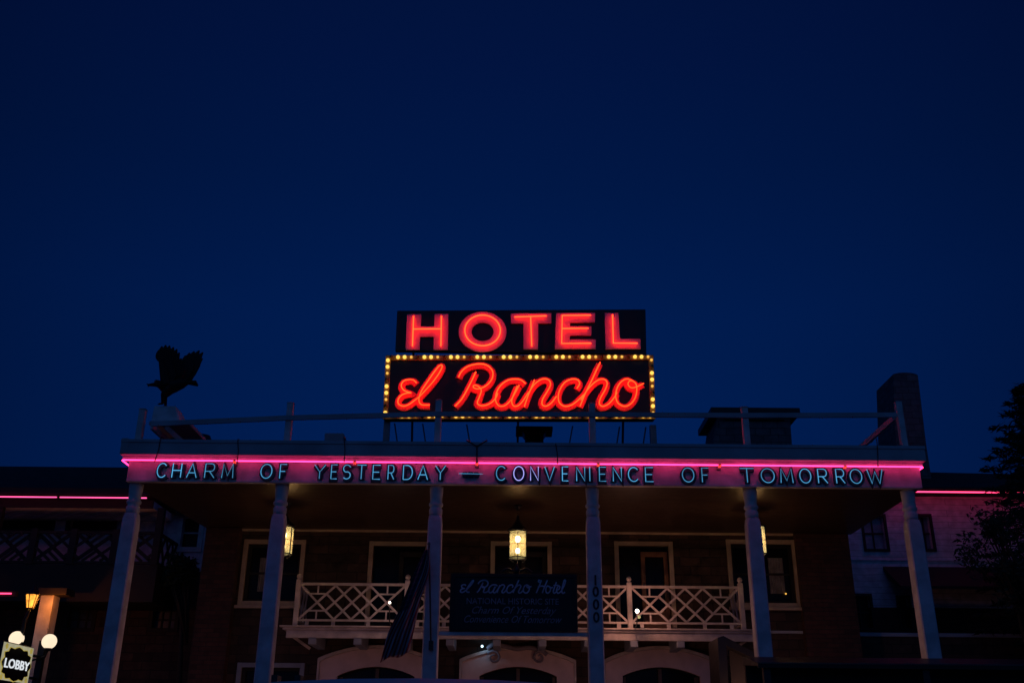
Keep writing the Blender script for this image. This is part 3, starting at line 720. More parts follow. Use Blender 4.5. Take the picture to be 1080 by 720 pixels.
# eagle: landing pose, wings raised, head low at the left, tail to the right
EY = 20.45
eo = A(173.5, 428.5, EY)
eg = empty('eagle_statue', (eo.x, EY, eo.z), label='dark eagle statue with both wings raised, perched at the left corner of the portico roof', cat='statue')
def E(px, py, dy=0): p = A(px, py, EY); return Vector((p.x-eo.x, dy, p.z-eo.z))
body = bpy.data.meshes.new('body'); ebm = bmesh.new()
sk = [(E(199, 402.5), .05), (E(192, 404), .12), (E(184, 406), .16), (E(177, 408.5), .16), (E(171, 406.5), .10), (E(167.5, 404), .07), (E(165, 402.6), .05)]
b = MB(); b.tube(smooth_path([p for p, r in sk], 4), [sk[min(i//4, 6)][1]*(1-(i % 4)/4)+sk[min(i//4+1, 6)][1]*((i % 4)/4) for i in range(25)], 12)
bo = b.build('body', M['feather'], eg, smooth=True)
MB().tube([E(165.3, 401.8), E(163.6, 402.0), E(162.8, 403.2)], [.04, .025, .008], 8).build('beak', M['metal'], bo, smooth=True)
b = MB()
for s_ in (-1, 1):
    b.tube([E(180, 409, s_*.08), E(176, 413, s_*.09), E(173, 417, s_*.10), E(173, 427, s_*.10)], [.10, .075, .04, .03], 8)
    for k in (-1, 0, 1): b.tube([E(173, 427, s_*.10), E(171+k*2.2, 428.6, s_*.10+(-.05 if k else -.1))], [.025, .012], 6)
b.tube([E(174, 408, -.12), E(167, 409, -.22), E(162, 410.5, -.28)], [.08, .05, .03], 8)
for k in range(3): b.tube([E(162, 410.5, -.28), E(159.6, 409.8+k*.9, -.32+k*.05)], [.02, .006], 5)
b.build('legs', M['feather'], eg, smooth=True)
# tail: fan of feathers
b = MB()
for k in range(4): b.bar(E(194, 402.8, -.05+k*.03), E(208, 403.6+k*.5, -.08+k*.05), .05, .012)
b.build('tail', M['feather'], eg)
def feather(b, root, tip, wd, n=5):
    root, tip = Vector(root), Vector(tip); t = (tip-root); up = Vector((0, 1, 0)); sd = t.cross(up).normalized()
    prof = [.35, .8, 1, .95, .7, .12]; up_ = []; 
    L = []; Rr = []; Lb = []; Rb = []
    for i, w_ in enumerate(prof):
        c_ = root+t*(i/(len(prof)-1))
        L.append(b.bm.verts.new(c_+sd*wd*w_/2+up*.006)); Rr.append(b.bm.verts.new(c_-sd*wd*w_/2+up*.006)); Lb.append(b.bm.verts.new(c_+sd*wd*w_/2-up*.006)); Rb.append(b.bm.verts.new(c_-sd*wd*w_/2-up*.006))
    for i in range(len(prof)-1):
        b.bm.faces.new((L[i], L[i+1], Rr[i+1], Rr[i])); b.bm.faces.new((Lb[i], Rb[i], Rb[i+1], Lb[i+1]))
        b.bm.faces.new((L[i], Lb[i], Lb[i+1], L[i+1])); b.bm.faces.new((Rr[i], Rr[i+1], Rb[i+1], Rb[i]))
def wing(shoulder, wrist, tips, dy, name='wing'):
    b = MB(); S_, Wr = E(*shoulder, dy*.4), E(*wrist, dy)
    b.tube([S_, (S_+Wr)/2+Vector((0, 0, .02)), Wr], [.13, .10, .06], 10)
    n = len(tips)
    for i, tpx in enumerate(tips):
        f = i/(n-1); root = S_.lerp(Wr, 1-f*.9); tip = E(*tpx, dy*1.25-f*dy*.3)
        feather(b, root+Vector((0, i*.004, 0)), tip, .20)
        mid = root.lerp(tip, .55); feather(b, root+Vector((0, -.014-i*.003, 0)), mid+Vector((.02, -.014, .0)), .17)
    b.build(name, M['feather'], eg)
wing((177, 407), (173, 385), [(171, 373), (174, 369), (178, 367.6), (182, 368), (186, 369.5), (189.5, 371.5), (192, 375), (194, 381), (196, 388)], -.18)
wing((184, 407), (196, 384), [(186, 384), (189, 377), (193, 371.5), (197.5, 368.8), (202.5, 367.2), (208, 366.4), (212, 368.5), (211.5, 375), (209, 382), (206, 388), (203, 393), (199, 398)], .15)

# ================================================================== BALCONY
BY = 22.75
bal = empty('balcony', (0, BY, 0), label='pale lattice-railed balcony above the three arches', cat='balcony')
bx0, bx1 = A(309.5, 640, BY).x, A(786.5, 640, BY).x
zr1 = A(540, 616, BY).z; zr0 = A(540, 656.5, BY).z
posts_px = (313.5, 429, 546, 664, 782)
bpx = [A(p, 635, BY).x for p in posts_px]
zfl = zr0-.14
MB().box(bx0-.18, bx1+.18, -.10, WY-BY-.003, zfl-.05, zfl).build('deck', M['rail'], bal, bevel=.01)
MB().box(bx0-.10, bx1+.10, -.05, .02, zfl-.22, zfl-.052).build('fascia_board', M['rail'], bal, bevel=.01)
MB().box(bx0-.24, bx1+.24, -.16, -.02, zfl+.001, zfl+.035).build('edge_moulding', M['rail'], bal, bevel=.008)
for i, x in enumerate(bpx):
    p = MB().box(x-.055, x+.055, -.055, .055, zfl+.036, zr1+.07).build('post', M['rail'], bal, bevel=.012)
    MB().lathe([(.03, zr1+.071), (.035, zr1+.09), (.058, zr1+.12), (.06, zr1+.145), (.045, zr1+.18), (.015, zr1+.20)], (x, 0, 0), 14).build('finial', M['rail'], p, smooth=True)
for a, b in zip(bpx, bpx[1:]):
    a += .056; b -= .056
    s = MB(); s.box(a, b, -.035, .035, zr1-.055, zr1).box(a, b, -.025, .025, zr0, zr0+.045)
    rl = s.build('rail', M['rail'], bal, bevel=.006)
    z0, z1 = zr0+.046, zr1-.056; U = (b-a)/6; V = (z1-z0)/2
    pt = lambda u, v: (a+u*U, 0, z0+v*V)
    lt = MB()
    for (p, q) in (((0, 2), (2, 0)), ((1.5, 1.5), (3, 0)), ((2, 2), (4, 0)), ((3, 2), (4.5, .5)), ((4, 2), (6, 0))):
        lt.bar(Vector(pt(*p))+Vector((0, -.011, 0)), Vector(pt(*q))+Vector((0, -.011, 0)), .046, .020)
    for (p, q) in (((0, 0), (2, 2)), ((1.5, .5), (3, 2)), ((2, 0), (4, 2)), ((3, 0), (4.5, 1.5)), ((4, 0), (6, 2))):
        lt.bar(Vector(pt(*p))+Vector((0, .011, 0)), Vector(pt(*q))+Vector((0, .011, 0)), .046, .020)
    for u in (1, 5):
        for v, w_ in ((1.5, 2), (0, .5)): lt.bar(Vector(pt(u, v)), Vector(pt(u, w_)), .034, .014)
        for v in (.5, 1.5): lt.bar(Vector(pt(u-.5, v))+Vector((0, .001, 0)), Vector(pt(u+.5, v))+Vector((0, .001, 0)), .034, .012)
    for u in (.5, 2, 4, 5.5):  # short blocks between bottom rail and deck
        x = a+u*U; lt.box(x-.04, x+.04, -.02, .02, zfl+.036, zr0-.001)
    lt.build('lattice', M['rail'], rl)
for x in (bpx[0], bpx[-1]):
    s = MB().bar((x, .06, zr1-.03), (x, WY-BY-.01, zr1-.03), .05, .06, up=Vector((0, 0, 1))).bar((x, .06, zr0+.02), (x, WY-BY-.01, zr0+.02), .045, .05, up=Vector((0, 0, 1)))
    for k in range(3):
        y0 = .1+k*.33; s.bar((x, y0, zr0+.05), (x, y0+.33, zr1-.06), .035, .03, up=Vector((1, 0, 0))); s.bar((x+.022, y0, zr1-.06), (x+.022, y0+.33, zr0+.05), .035, .012, up=Vector((1, 0, 0)))
    s.build('side_rail', M['rail'], bal)
for px in (330.5, 378, 427, 475, 524, 572, 620, 668, 717, 765):
    x = A(px, 668, BY).x
    MB().box(x-.085, x+.085, .021, WY-BY-.004, zfl-.36, zfl-.052).box(x-.085, x+.085, -.09, .02, zfl-.36, zfl-.225).build('bracket', M['bracket'], bal, bevel=.012)
for x, s_ in ((bx0-.1, 1), (bx1+.1, -1)):
    MB().bar((x, .1, zfl-.10), (x+s_*.42, .6, zfl-.38), .06, .06).build('end_brace', M['rail'], bal)

# ================================================================== HANGING LANTERNS
def lantern(px, pytop, pybot, Y, label):
    p0, p1 = A(px, pytop, Y), A(px, pybot, Y); h = p0.z-p1.z; r = h*.38
    ln = empty('hanging_lantern', (p1.x, Y, p1.z), label=label, cat='lantern', group='lanterns hanging under the portico ceiling')
    n = 6
    cage = MB()
    def P(k, rr, z): a = 2*math.pi*(k+.5)/n; return Vector((rr*math.cos(a), rr*math.sin(a), z))
    for k in range(n):
        cage.bar(P(k, r, 0), P(k, r, h), .014, .014); cage.bar(P(k, r, 0), P(k+1, r, 0), .018, .018); cage.bar(P(k, r, h), P(k+1, r, h), .018, .018)
        cage.bar(P(k, r*1.0, h*.5), P(k+1, r*1.0, h*.5), .008, .008)
        cage.bar(P(k, r, 0), P(k, r*.5, -.09), .012, .012)
    cage.build('cage', M['black'], ln)
    for k in range(n):
        g_ = MB(); a, b = P(k, r*.97, .01), P(k+1, r*.97, .01); t = (b-a).normalized()*.012
        c_ = ((a+b)/2).normalized()*.004; c_.z = 0
        g_.hull([a+t-c_, b-t-c_, b-t+c_, a+t+c_], [q+Vector((0, 0, h-.02)) for q in (a+t-c_, b-t-c_, b-t+c_, a+t+c_)])
        g_.build('glass_panel', M['seedglass'], ln)
    MB().lathe([(r*1.05, h+.01), (r*1.12, h+.03), (r*.55, h+.13), (r*.25, h+.22), (.03, h+.28), (.03, h+.34)], n=6).build('roof_cap', M['black'], ln)
    b = MB()
    for zz, rr in ((h*.27, .050), (h*.72, .060)): b.sphere((0, 0, zz), rr, 10, (1, 1, 1.25))
    b.build('bulb', M['lampcore'], ln, smooth=True)
    ch = MB(); z = h+.34; ztop = SOF-p1.z; i = 0
    while z < ztop-.06:
        a = (Vector((.022, 0, 0)) if i % 2 else Vector((0, .022, 0)))
        ch.tube([Vector((0, 0, z))-a, Vector((0, 0, z+.025))-a*.9, Vector((0, 0, z+.06))-a, Vector((0, 0, z+.075)), Vector((0, 0, z+.06))+a, Vector((0, 0, z+.02))+a*.9, Vector((0, 0, z-.005))], .006, 5, closed=True)
        z += .064; i += 1
    ch.build('chain', M['black'], ln)
    MB().lathe([(.03, ztop-.09), (.09, ztop-.04), (.10, ztop-.002)], n=16).build('ceiling_rose', M['black'], ln)
    point('lantern_light', (0, 0, h*.5), 11, (1, .46, .22), .10, ln)
    return ln
# pale seeded glass lets the lamp through and glows softly
sg = bpy.data.materials.new('seeded_glass'); sg.use_nodes = True; nt = sg.node_tree; nt.nodes.clear()
o_ = N(nt, 'ShaderNodeOutputMaterial'); tr = N(nt, 'ShaderNodeBsdfTransparent'); tr.inputs[0].default_value = (1, .94, .74, 1)
tl = N(nt, 'ShaderNodeBsdfTranslucent'); tl.inputs[0].default_value = (.36, .38, .26, 1); em = N(nt, 'ShaderNodeEmission'); em.inputs[0].default_value = (.80, .66, .30, 1)
t_ = N(nt, 'ShaderNodeTexCoord'); nn = N(nt, 'ShaderNodeTexNoise'); nn.inputs['Scale'].default_value = 9; nt.links.new(t_.outputs['Object'], nn.inputs['Vector'])
er = N(nt, 'ShaderNodeMapRange'); er.inputs['From Min'].default_value = .35; er.inputs['From Max'].default_value = .65; er.inputs['To Min'].default_value = .02; er.inputs['To Max'].default_value = .20
nt.links.new(nn.outputs['Fac'], er.inputs['Value']); nt.links.new(er.outputs[0], em.inputs['Strength'])
mx1 = N(nt, 'ShaderNodeMixShader'); mx1.inputs[0].default_value = .30; nt.links.new(tr.outputs[0], mx1.inputs[1]); nt.links.new(tl.outputs[0], mx1.inputs[2])
ads = N(nt, 'ShaderNodeAddShader'); nt.links.new(mx1.outputs[0], ads.inputs[0]); nt.links.new(em.outputs[0], ads.inputs[1]); nt.links.new(ads.outputs[0], o_.inputs[0])
M['seedglass'] = sg
lantern(546, 560.5, 588, 21.2, 'middle hanging lantern with glowing cream glass, above the dark hanging board')
lantern(297.5, 556, 584, 21.2, 'left hanging lantern, half hidden by the second column')
lantern(798.5, 556, 584, 21.2, 'right hanging lantern, mostly hidden behind the fifth column')

# ================================================================== HANGING BOARD
HBY = FY+.17
hp = Plane((A(541, 667, HBY).x, HBY, A(541, 667, HBY).z))
hb = empty('hanging_board', hp.o, label='dark hanging board with faded script reading El Rancho Hotel between the third and fourth columns', cat='sign board')
q0 = hp.uv(473.5, 667.3); q1 = hp.uv(608.5, 605.3)
MB().box(q0[0], q1[0], -.03, .05, q0[1]+.035, q1[1]).build('board', M['boardblack'], hb, bevel=.01)
f = MB(); t = .05; x0, x1, z0, z1 = q0[0]+.02, q1[0]-.02, q0[1]+.055, q1[1]-.02
f.box(x0, x0+t, -.05, -.031, z0, z1).box(x1-t, x1, -.05, -.031, z0, z1).box(x0+t+.001, x1-t-.001, -.05, -.031, z0, z0+t).box(x0+t+.001, x1-t-.001, -.05, -.031, z1-t, z1)
f.build('frame', M['darkwood'], hb)
# script line: same handwriting as the roof sign, followed by Hotel
def sline(strokes_px, ox, oz, sc_, wd, name, m):
    b = MB()
    for q, st in enumerate(strokes_px):
        P = [Vector((ox+(x-418)*sc_, oz+(430-y)*sc_, 0)) for x, y in st]; P = smooth_path(P, 4)
        b.ribbon([(v.x, v.y) for v in P], wd, .004+.0015*(q % 5), -.031, .001)
    return b.build(name, m, hb)
zl = hp.uv(541, 625)[1]
allst = [s_ for v in SCR.values() for s_ in v]
HOT = [[(0,-42),(-4,-44),(-6,-40),(-2,-36)], [(4,-44),(-1,-30),(-8,-12),(-13,0)], [(24,-44),(18,-30),(11,-12),(7,0)], [(-8,-20),(4,-24),(16,-22)],
       [(30,-22),(24,-24),(19,-16),(19,-4),(25,0),(32,-6),(34,-16),(30,-22),(36,-18),(42,-20)], [(54,-38),(48,-22),(43,-6),(46,0),(52,-4)], [(44,-26),(60,-27)],
       [(54,-10),(62,-14),(65,-21),(61,-25),(56,-18),(54,-8),(58,0),(65,-3),(70,-8)], [(70,-8),(80,-28),(84,-42),(80,-44),(75,-28),(71,-10),(74,0),(82,-4)]]
x_s = hp.uv(485, 625)[0]; sc_ = (hp.uv(561, 625)[0]-x_s)/262.0
sline(allst, x_s, zl, sc_, .026, 'script_lettering', M['boardtext'])
xh = hp.uv(573, 625)[0]
b = MB()
for q, st in enumerate(HOT):
    P = smooth_path([Vector((xh-.06+x*sc_*1.1, zl-y*sc_*1.05, 0)) for x, y in st], 4); b.ribbon([(v.x, v.y) for v in P], .026, .004+.0015*(q % 5), -.031, .001)
b.build('script_lettering', M['boardtext'], hb)
def btext(s, py, px0, px1, m, shear, size, sx=1):
    t_o = text_mesh('small_lettering', s, size, m, hb, shear, .003, (hp.uv((px0+px1)/2, py)[0], -.036, hp.uv(541, py)[1]))
    w_ = t_o.dimensions.x or 1; want = hp.uv(px1, py)[0]-hp.uv(px0, py)[0]
    xs_ = [v.co.x for v in t_o.data.vertices]; w_ = max(xs_)-min(xs_); t_o.data.transform(Matrix.Diagonal((want/w_, 1, 1, 1)))
btext('NATIONAL HISTORIC SITE', 637, 492, 589, M['boardtextdim'], 0, .16)
btext('Charm Of Yesterday', 647, 496, 585, M['boardtextdim'], .4, .19)
btext('Convenience Of Tomorrow', 656.5, 488, 591, M['boardtextdim'], .4, .19)
# carved crest on top of the board
b = MB(); cx_ = hp.uv(545, 605)[0]; cz_ = q1[1]
b.tube(smooth_path([(cx_-.30, 0, cz_+.03), (cx_-.18, 0, cz_+.10), (cx_-.06, 0, cz_+.06), (cx_, 0, cz_+.16), (cx_+.06, 0, cz_+.06), (cx_+.18, 0, cz_+.10), (cx_+.30, 0, cz_+.03)], 5), .022, 7)
b.lathe([(.03, cz_+.001), (.07, cz_+.05), (.05, cz_+.12), (.015, cz_+.2)], (cx_, 0, 0), 10)
b.build('crest', M['black'], hb, smooth=True)

# carved scroll over the middle arch
sy = WY-.2
sp_ = Plane((A(545, 690, sy).x, sy, A(545, 690, sy).z))
so = empty('scroll_ornament', sp_.o, label='weathered carved scroll ornament above the middle arch', cat='ornament')
b = MB()
for side_ in (-1, 1):
    c0_ = sp_.uv(545+side_*24, 693); pts = []
    for i in range(22):
        a = i/21*2.6*math.pi; rr = .16*(1-i/28); pts.append((c0_[0]+side_*rr*math.cos(a+.5), -.02-.002*i, c0_[1]+rr*math.sin(a+.5)))
    b.tube(pts, [.035*(1-i/40) for i in range(22)], 8)
b.tube(smooth_path([(sp_.uv(x, y)[0], -.03, sp_.uv(x, y)[1]) for x, y in ((514, 684), (520, 679.5), (532, 681), (545, 684), (558, 682.5), (570, 685), (577, 690))], 5), .05, 8)
b.build('scroll', M['ornament'], so, smooth=True)
pt_ = A(508.5, 681, WY-.35)
sl = empty('spot_lamp', pt_, label='tiny blue-white lamp beside the scroll above the middle arch', cat='lamp')
MB().sphere((0, 0, 0), .030, 8).build('bulb', M['bluebulb'], sl, smooth=True); MB().tube([(0, .03, .01), (0, .34, .05)], .015, 6).build('arm', M['black'], sl)
point('spot_lamp_light', (.05, -.02, 0), .6, (.35, .65, 1), .02, sl)
# wall lamps seen through the balcony lattice
def rail_lamp(px, py, two, label, power, col, bulbr):
    Y = BY-.55; p = A(px, py, Y); w_ = empty('balcony_lamp', p, label=label, cat='lamp')
    MB().tube([(0, .005, -bulbr*.8), (0, .02, -.12), (0, .16, zfl-p.z+.08), (0, .44, zfl-p.z+.055)], .012, 7).build('arm', M['black'], w_, smooth=True)
    MB().sphere((0, 0, 0), bulbr, 10).build('bulb', M['whitebulb'], w_, smooth=True)
    if two: MB().sphere((.04, .02, -.12), .035, 8).build('reflector', M['lampglass'], w_, smooth=True)
    point('lamp_glow', (0, -.10, -.02), power, col, .05, w_)
rail_lamp(411, 635, False, 'small round white lamp in front of the left half of the balcony lattice', 3, (1, .55, .45), .028)
rail_lamp(672, 644, True, 'bright lamp before the balcony post right of the hanging board', 15, (1, .42, .28), .045)

# ================================================================== FLAG
fl_ = empty('flag', A(452, 690, FY-.05), label='drooping striped flag with a dark blue canton hanging left of the third column', cat='flag')
fo = fl_.location
def Fp(px, py, Y=FY-.05): return A(px, py, Y)-fo
MB().tube([Fp(454.5, 682), Fp(453.8, 640), Fp(452.5, 575)], .016, 8).build('staff', M['black'], fl_, smooth=True)
MB().sphere(Fp(452.4, 573), .035, 10).build('finial', M['metal'], fl_, smooth=True)
MB().box(*(lambda p: (p.x-.04, p.x+.04, p.y-.03, p.y+.12, p.z-.08, p.z+.08))(Fp(454.5, 680))).build('holder', M['black'], fl_)
fb = bmesh.new(); NS, NT = 44, 26; uvl = fb.loops.layers.uv.new('UVMap'); grid = []
lt_ = smooth_path([Vector((448, 580, 0)), Vector((436, 606, 0)), Vector((422, 640, 0)), Vector((409, 668, 0)), Vector((401, 697, 0))], 11)
rt_ = smooth_path([Vector((453, 578, 0)), Vector((452.5, 604, 0)), Vector((444, 632, 0)), Vector((437, 662, 0)), Vector((432, 688, 0))], 11)
for i in range(NS+1):
    rowv = []
    for j in range(NT+1):
        t = j/NT; p = lt_[i].lerp(rt_[i], t); s = i/NS
        p.y += 3*math.sin(t*9+s*2)*max(0, s-.75)*4*.5
        dep = FY-.09 - .13*(.3+s)*(.5+.5*math.sin(t*21+3*s+1.2*math.sin(s*5))) - .05*math.sin(t*9-s*6)
        rowv.append(fb.verts.new(A(p.x, p.y, dep)-fo))
    grid.append(rowv)
for i in range(NS):
    for j in range(NT):
        f = fb.faces.new((grid[i][j], grid[i][j+1], grid[i+1][j+1], grid[i+1][j]))
        for lp, (a, b_) in zip(f.loops, ((i, j), (i, j+1), (i+1, j+1), (i+1, j))): lp[uvl].uv = (a/NS, b_/NT)
        f.smooth = True
me = bpy.data.meshes.new('cloth'); fb.to_mesh(me); fb.free()
fo_ = bpy.data.objects.new('cloth', me); COL.objects.link(fo_); fo_.parent = fl_
sol = fo_.modifiers.new('thickness', 'SOLIDIFY'); sol.thickness = .003
fm = bpy.data.materials.new('flag_cloth'); fm.use_nodes = True; nt = fm.node_tree; b_ = nt.nodes['Principled BSDF']; b_.inputs['Roughness'].default_value = .85
uv = N(nt, 'ShaderNodeUVMap'); s3 = N(nt, 'ShaderNodeSeparateXYZ'); nt.links.new(uv.outputs[0], s3.inputs[0])
def math_(op, a, b=None, v=None):
    n = N(nt, 'ShaderNodeMath', operation=op); nt.links.new(a, n.inputs[0])
    if b is not None: nt.links.new(b, n.inputs[1])
    if v is not None: n.inputs[1].default_value = v
    return n.outputs[0]
# upper end is bunched: the stripes there run across, further down the cloth hangs along its blue field
sa = math_('ADD', math_('MULTIPLY', s3.outputs['X'], v=.30), math_('MULTIPLY', s3.outputs['Y'], v=.62))
st_ = math_('GREATER_THAN', math_('FRACT', math_('MULTIPLY', sa, v=11)), v=.5)
mxs = N(nt, 'ShaderNodeMix', data_type='RGBA'); mxs.inputs['A'].default_value = (.24, .02, .03, 1); mxs.inputs['B'].default_value = (.34, .29, .32, 1); nt.links.new(st_, mxs.inputs['Factor'])
canton = math_('MULTIPLY', math_('LESS_THAN', s3.outputs['Y'], v=.50), math_('LESS_THAN', s3.outputs['X'], v=.55))
vo = N(nt, 'ShaderNodeTexVoronoi'); vo.inputs['Scale'].default_value = 22; vo.inputs['Randomness'].default_value = .0; nt.links.new(uv.outputs[0], vo.inputs['Vector'])
star = math_('LESS_THAN', vo.outputs['Distance'], v=.16)
mc = N(nt, 'ShaderNodeMix', data_type='RGBA'); mc.inputs['A'].default_value = (.018, .022, .07, 1); mc.inputs['B'].default_value = (.16, .16, .2, 1); nt.links.new(star, mc.inputs['Factor'])
mf = N(nt, 'ShaderNodeMix', data_type='RGBA'); nt.links.new(canton, mf.inputs['Factor']); nt.links.new(mxs.outputs['Result'], mf.inputs['A']); nt.links.new(mc.outputs['Result'], mf.inputs['B'])
nt.links.new(mf.outputs['Result'], b_.inputs['Base Color']); me.materials.append(fm)

# ================================================================== LEFT WING
LY = 26.0; LB = 24.5
lw = empty('left_wing_building', (0, LY, 0), label='dark half-timbered wing with lattice balcony and pink eave neon left of the portico', cat='building')
lx1 = A(214, 600, LY).x; zeL = A(80, 524, LB-.2).z
def LP(px, py, Y=LY): p = A(px, py, Y); return p.x, p.z
wl = [[LP(0, 540)[0], LP(57, 540)[0]], [LP(76, 540)[0], LP(122, 540)[0]], [LP(170, 540)[0], LP(184, 540)[0]]]
up = []; zt = LP(60, 536)[1]; zbm = LP(60, 600)[1]
up.append([LP(-60, 540)[0], LP(-20, 540)[0], zbm, zt]); 
zbm2 = LP(60, 557)[1]
up[0][2] = zbm2
for a, b in wl[:2]: up.append([a, b, zbm2, zt])
x0, z1 = LP(194, 545); x1, z0 = LP(212, 577); up.append([x0, x1-.1, z0, z1])
lo_ = []
for (pa, pb) in ((-40, -5), (77, 96), (165, 184)):
    x0, z1 = LP(pa, 625); x1, z0 = LP(pb, 662); lo_.append([x0, x1, z0, z1])
allr = up+lo_
zsp = zbm-.02
for part_, (za, zb_), m_ in (('stone_base', (0, zsp), 'stone'), ('wall', (zsp, zeL+.3), 'shadesiding')):
    xs = sorted({-26.0, lx1, *[r[0] for r in allr], *[r[1] for r in allr]}); zs = sorted({za, zb_, *[min(max(v, za), zb_) for r in allr for v in (r[2], r[3])]})
    w = MB()
    for i in range(len(xs)-1):
        run = None
        for j in range(len(zs)-1):
            cx, cz = (xs[i]+xs[i+1])/2, (zs[j]+zs[j+1])/2
            solid = not any(r[0] < cx < r[1] and r[2] < cz < r[3] for r in allr)
            if solid and run is None: run = zs[j]
            if (not solid or j == len(zs)-2) and run is not None:
                w.box(xs[i], xs[i+1], 0, .3, run, zs[j+1] if solid else zs[j]); run = None
    w.build(part_, M[m_], lw)
MB().box(-26, lx1, .31, .36, 0, zeL+.3).build('interior_backing', M['black'], lw)
def lwin(r, par, nx, nz, m='glassdark', fm='darkwood', t=.09):
    x0, x1, z0, z1 = r
    pn = MB().box(x0+.003, x1-.003, .16, .18, z0+.003, z1-.003).build('window', M[m], par)
    frame_bars(r, t, .06, -.045).build('frame', M[fm], pn)
    b = MB()
    for k in range(nx): x = x0+(x1-x0)*(k+1)/(nx+1); b.box(x-.02, x+.02, .13, .158, z0+.004, z1-.004)
    for k in range(nz): z = z0+(z1-z0)*(k+1)/(nz+1); b.box(x0+.004, x1-.004, .11, .128, z-.02, z+.02)
    if nx or nz: b.build('glazing_bars', M[fm], pn)
for r in up[:3]: lwin(r, lw, 1, 0)
lwin(up[3], lw, 0, 1, 'glassdark', 'white', .12)
M['dimpane'] = mat('dusky_curtained_glass', (.07, .08, .13), .3, .5, 3, 0, 0, .3)
for r in lo_: lwin(r, lw, 2, 3, 'dimpane', 'darkwood')
# white return strip and sill at the wall's right end
# roof over wing and balcony
xe = A(161, 525, LB-.2).x; zrg = A(60, 492, 29).z
MB().hull([(-26, LB-.35-LY, zeL+.02), (xe+.1, LB-.35-LY, zeL+.02), (xe+.1, 0.5, zeL+.02), (-26, .5, zeL+.02)], [(-26, LB-.35-LY, zeL+.14), (xe+.1, LB-.35-LY, zeL+.14), (xe+.1, 3, zrg), (-26, 3, zrg)]).build('roof', M['darkroof'], lw)
MB().hull([(xe+.1, -.25, zeL-.1), (lx1+.3, -.25, zeL-.1), (lx1+.3, 3, zrg), (xe+.1, 3, zrg)], [(xe+.101, -.25, zeL+.05), (lx1+.3, -.25, zeL+.05), (lx1+.3, 3, zrg+.12), (xe+.101, 3, zrg+.12)]).build('roof', M['darkroof'], lw)
MB().box(-26, xe+.1, LB-.45-LY, LB-.36-LY, zeL+.0, zeL+.17).build('eave_board', M['darkwood'], lw)
MB().box(-26, xe, LB-LY-.09, LB-LY-.051, zeL-.24, zeL-.03).build('valance', M['darkwood'], lw)
MB().box(-26, xe, LB-LY-.05, -.003, zeL-.22, zeL-.05).build('ceiling', M['shadesiding'], lw)
# balcony
zb1 = A(80, 560, LB).z; zb0 = A(80, 592, LB).z
postsL = [-133, -90, -49, -7, 35, 77, 121.5, 165.5]
pxl = [A(p, 575, LB).x for p in postsL]
MB().box(-26, pxl[-1]+.1, LB-LY-.05, -.004, zb0-.95, zb0-.07).build('balcony_floor', M['darkwood'], lw)
for i, x in enumerate(pxl): MB().box(x-.08, x+.08, LB-LY-.08, LB-LY+.08, (zb0-.069) if i < 7 else 0.13 if False else (zb0-.069), zeL-.221 if i in (1, 3, 7) else zb1+.05).build('balcony_post', M['darkwood'], lw)
for i, (a, b) in enumerate(zip(pxl, pxl[1:])):
    a += .081; b -= .081; y = LB-LY
    rr = MB().box(a, b, y-.05, y+.05, zb1-.06, zb1).build('balustrade_rail', M['darkwood'], lw)
    MB().box(a, b, y-.05, y+.05, zb0-.05, zb0+.01).build('bottom_rail', M['darkwood'], lw)
    z0, z1 = zb0+.011, zb1-.061; n_ = 2; d = MB()
    f_ = 1 if i % 2 else -1
    def Q(u, v, dy): uu = u if f_ > 0 else 1-u; return (a+(b-a)*uu, y+dy, z0+(z1-z0)*v)
    d.bar(Q(0, 0, .02), Q(1, 1, .02), .085, .03); d.bar(Q(0, 1, -.012), Q(1, 0, -.012), .085, .03)
    for (p, q) in (((0, .5), (.25, .75)), ((.25, 0), (.62, .38)), ((.75, 1), (.38, .62)), ((1, .5), (.75, .25)), ((.25, 1), (.38, .87)), ((.5, 0), (.75, .25)), ((.0, .25), (.12, .12)), ((.5, 1), (.25, .75)), ((1, .75), (.87, .87)), ((.75, 0), (.87, .12))):
        d.bar(Q(*p, -.045), Q(*q, -.045), .065, .028)
    d.build('lattice', M['darkwood'], rr)
x = pxl[-1]; s = MB().bar((x, LB-LY+.09, zb1-.03), (x, -.01, zb1-.03), .07, .07, up=Vector((1, 0, 0))).bar((x, LB-LY+.09, zb0), (x, -.01, zb0), .07, .07, up=Vector((1, 0, 0)))
L0 = LB-LY+.09
for k in range(3):
    ya, yb = L0+k*.45, L0+(k+1)*.45; s.bar((x, ya, zb0+.04), (x, yb, zb1-.07), .07, .03, up=Vector((1, 0, 0))); s.bar((x+.035, ya, zb1-.07), (x+.035, yb, zb0+.04), .07, .03, up=Vector((1, 0, 0)))
s.build('side_balustrade', M['darkwood'], lw)
# eave neon
zn = A(80, 524.2, LB-.5).z
en = empty('eave_neon', (0, LB-.5, zn), label='pink neon tube along the eave of the dark left wing', cat='neon tube', group='pink tubes along the side eaves')
cuts2 = [-26] + [A(p, 524, LB-.5).x for p in (-66, 61.5)] + [xe]
for a, b in zip(cuts2, cuts2[1:]): MB().tube([(a+.04, 0, (0)), (b-.04, 0, 0)], .016, 8).build('neon_tube', M['tube_pink3'], en, smooth=True)
# low neon glimpsed at the picture's left edge
p = A(12, 625.5, 23.6)
e2 = empty('door_neon', p, label='short red neon strip low at the left edge beside the lantern', cat='neon tube')
MB().tube([(-2.5, 0, 0), (0, 0, 0)], .016, 8).build('neon_tube', M['tube_pink2'], e2, smooth=True)
MB().box(-2.6, .1, .04, .12, -.06, .06).build('mounting_strip', M['darkwood'], e2)
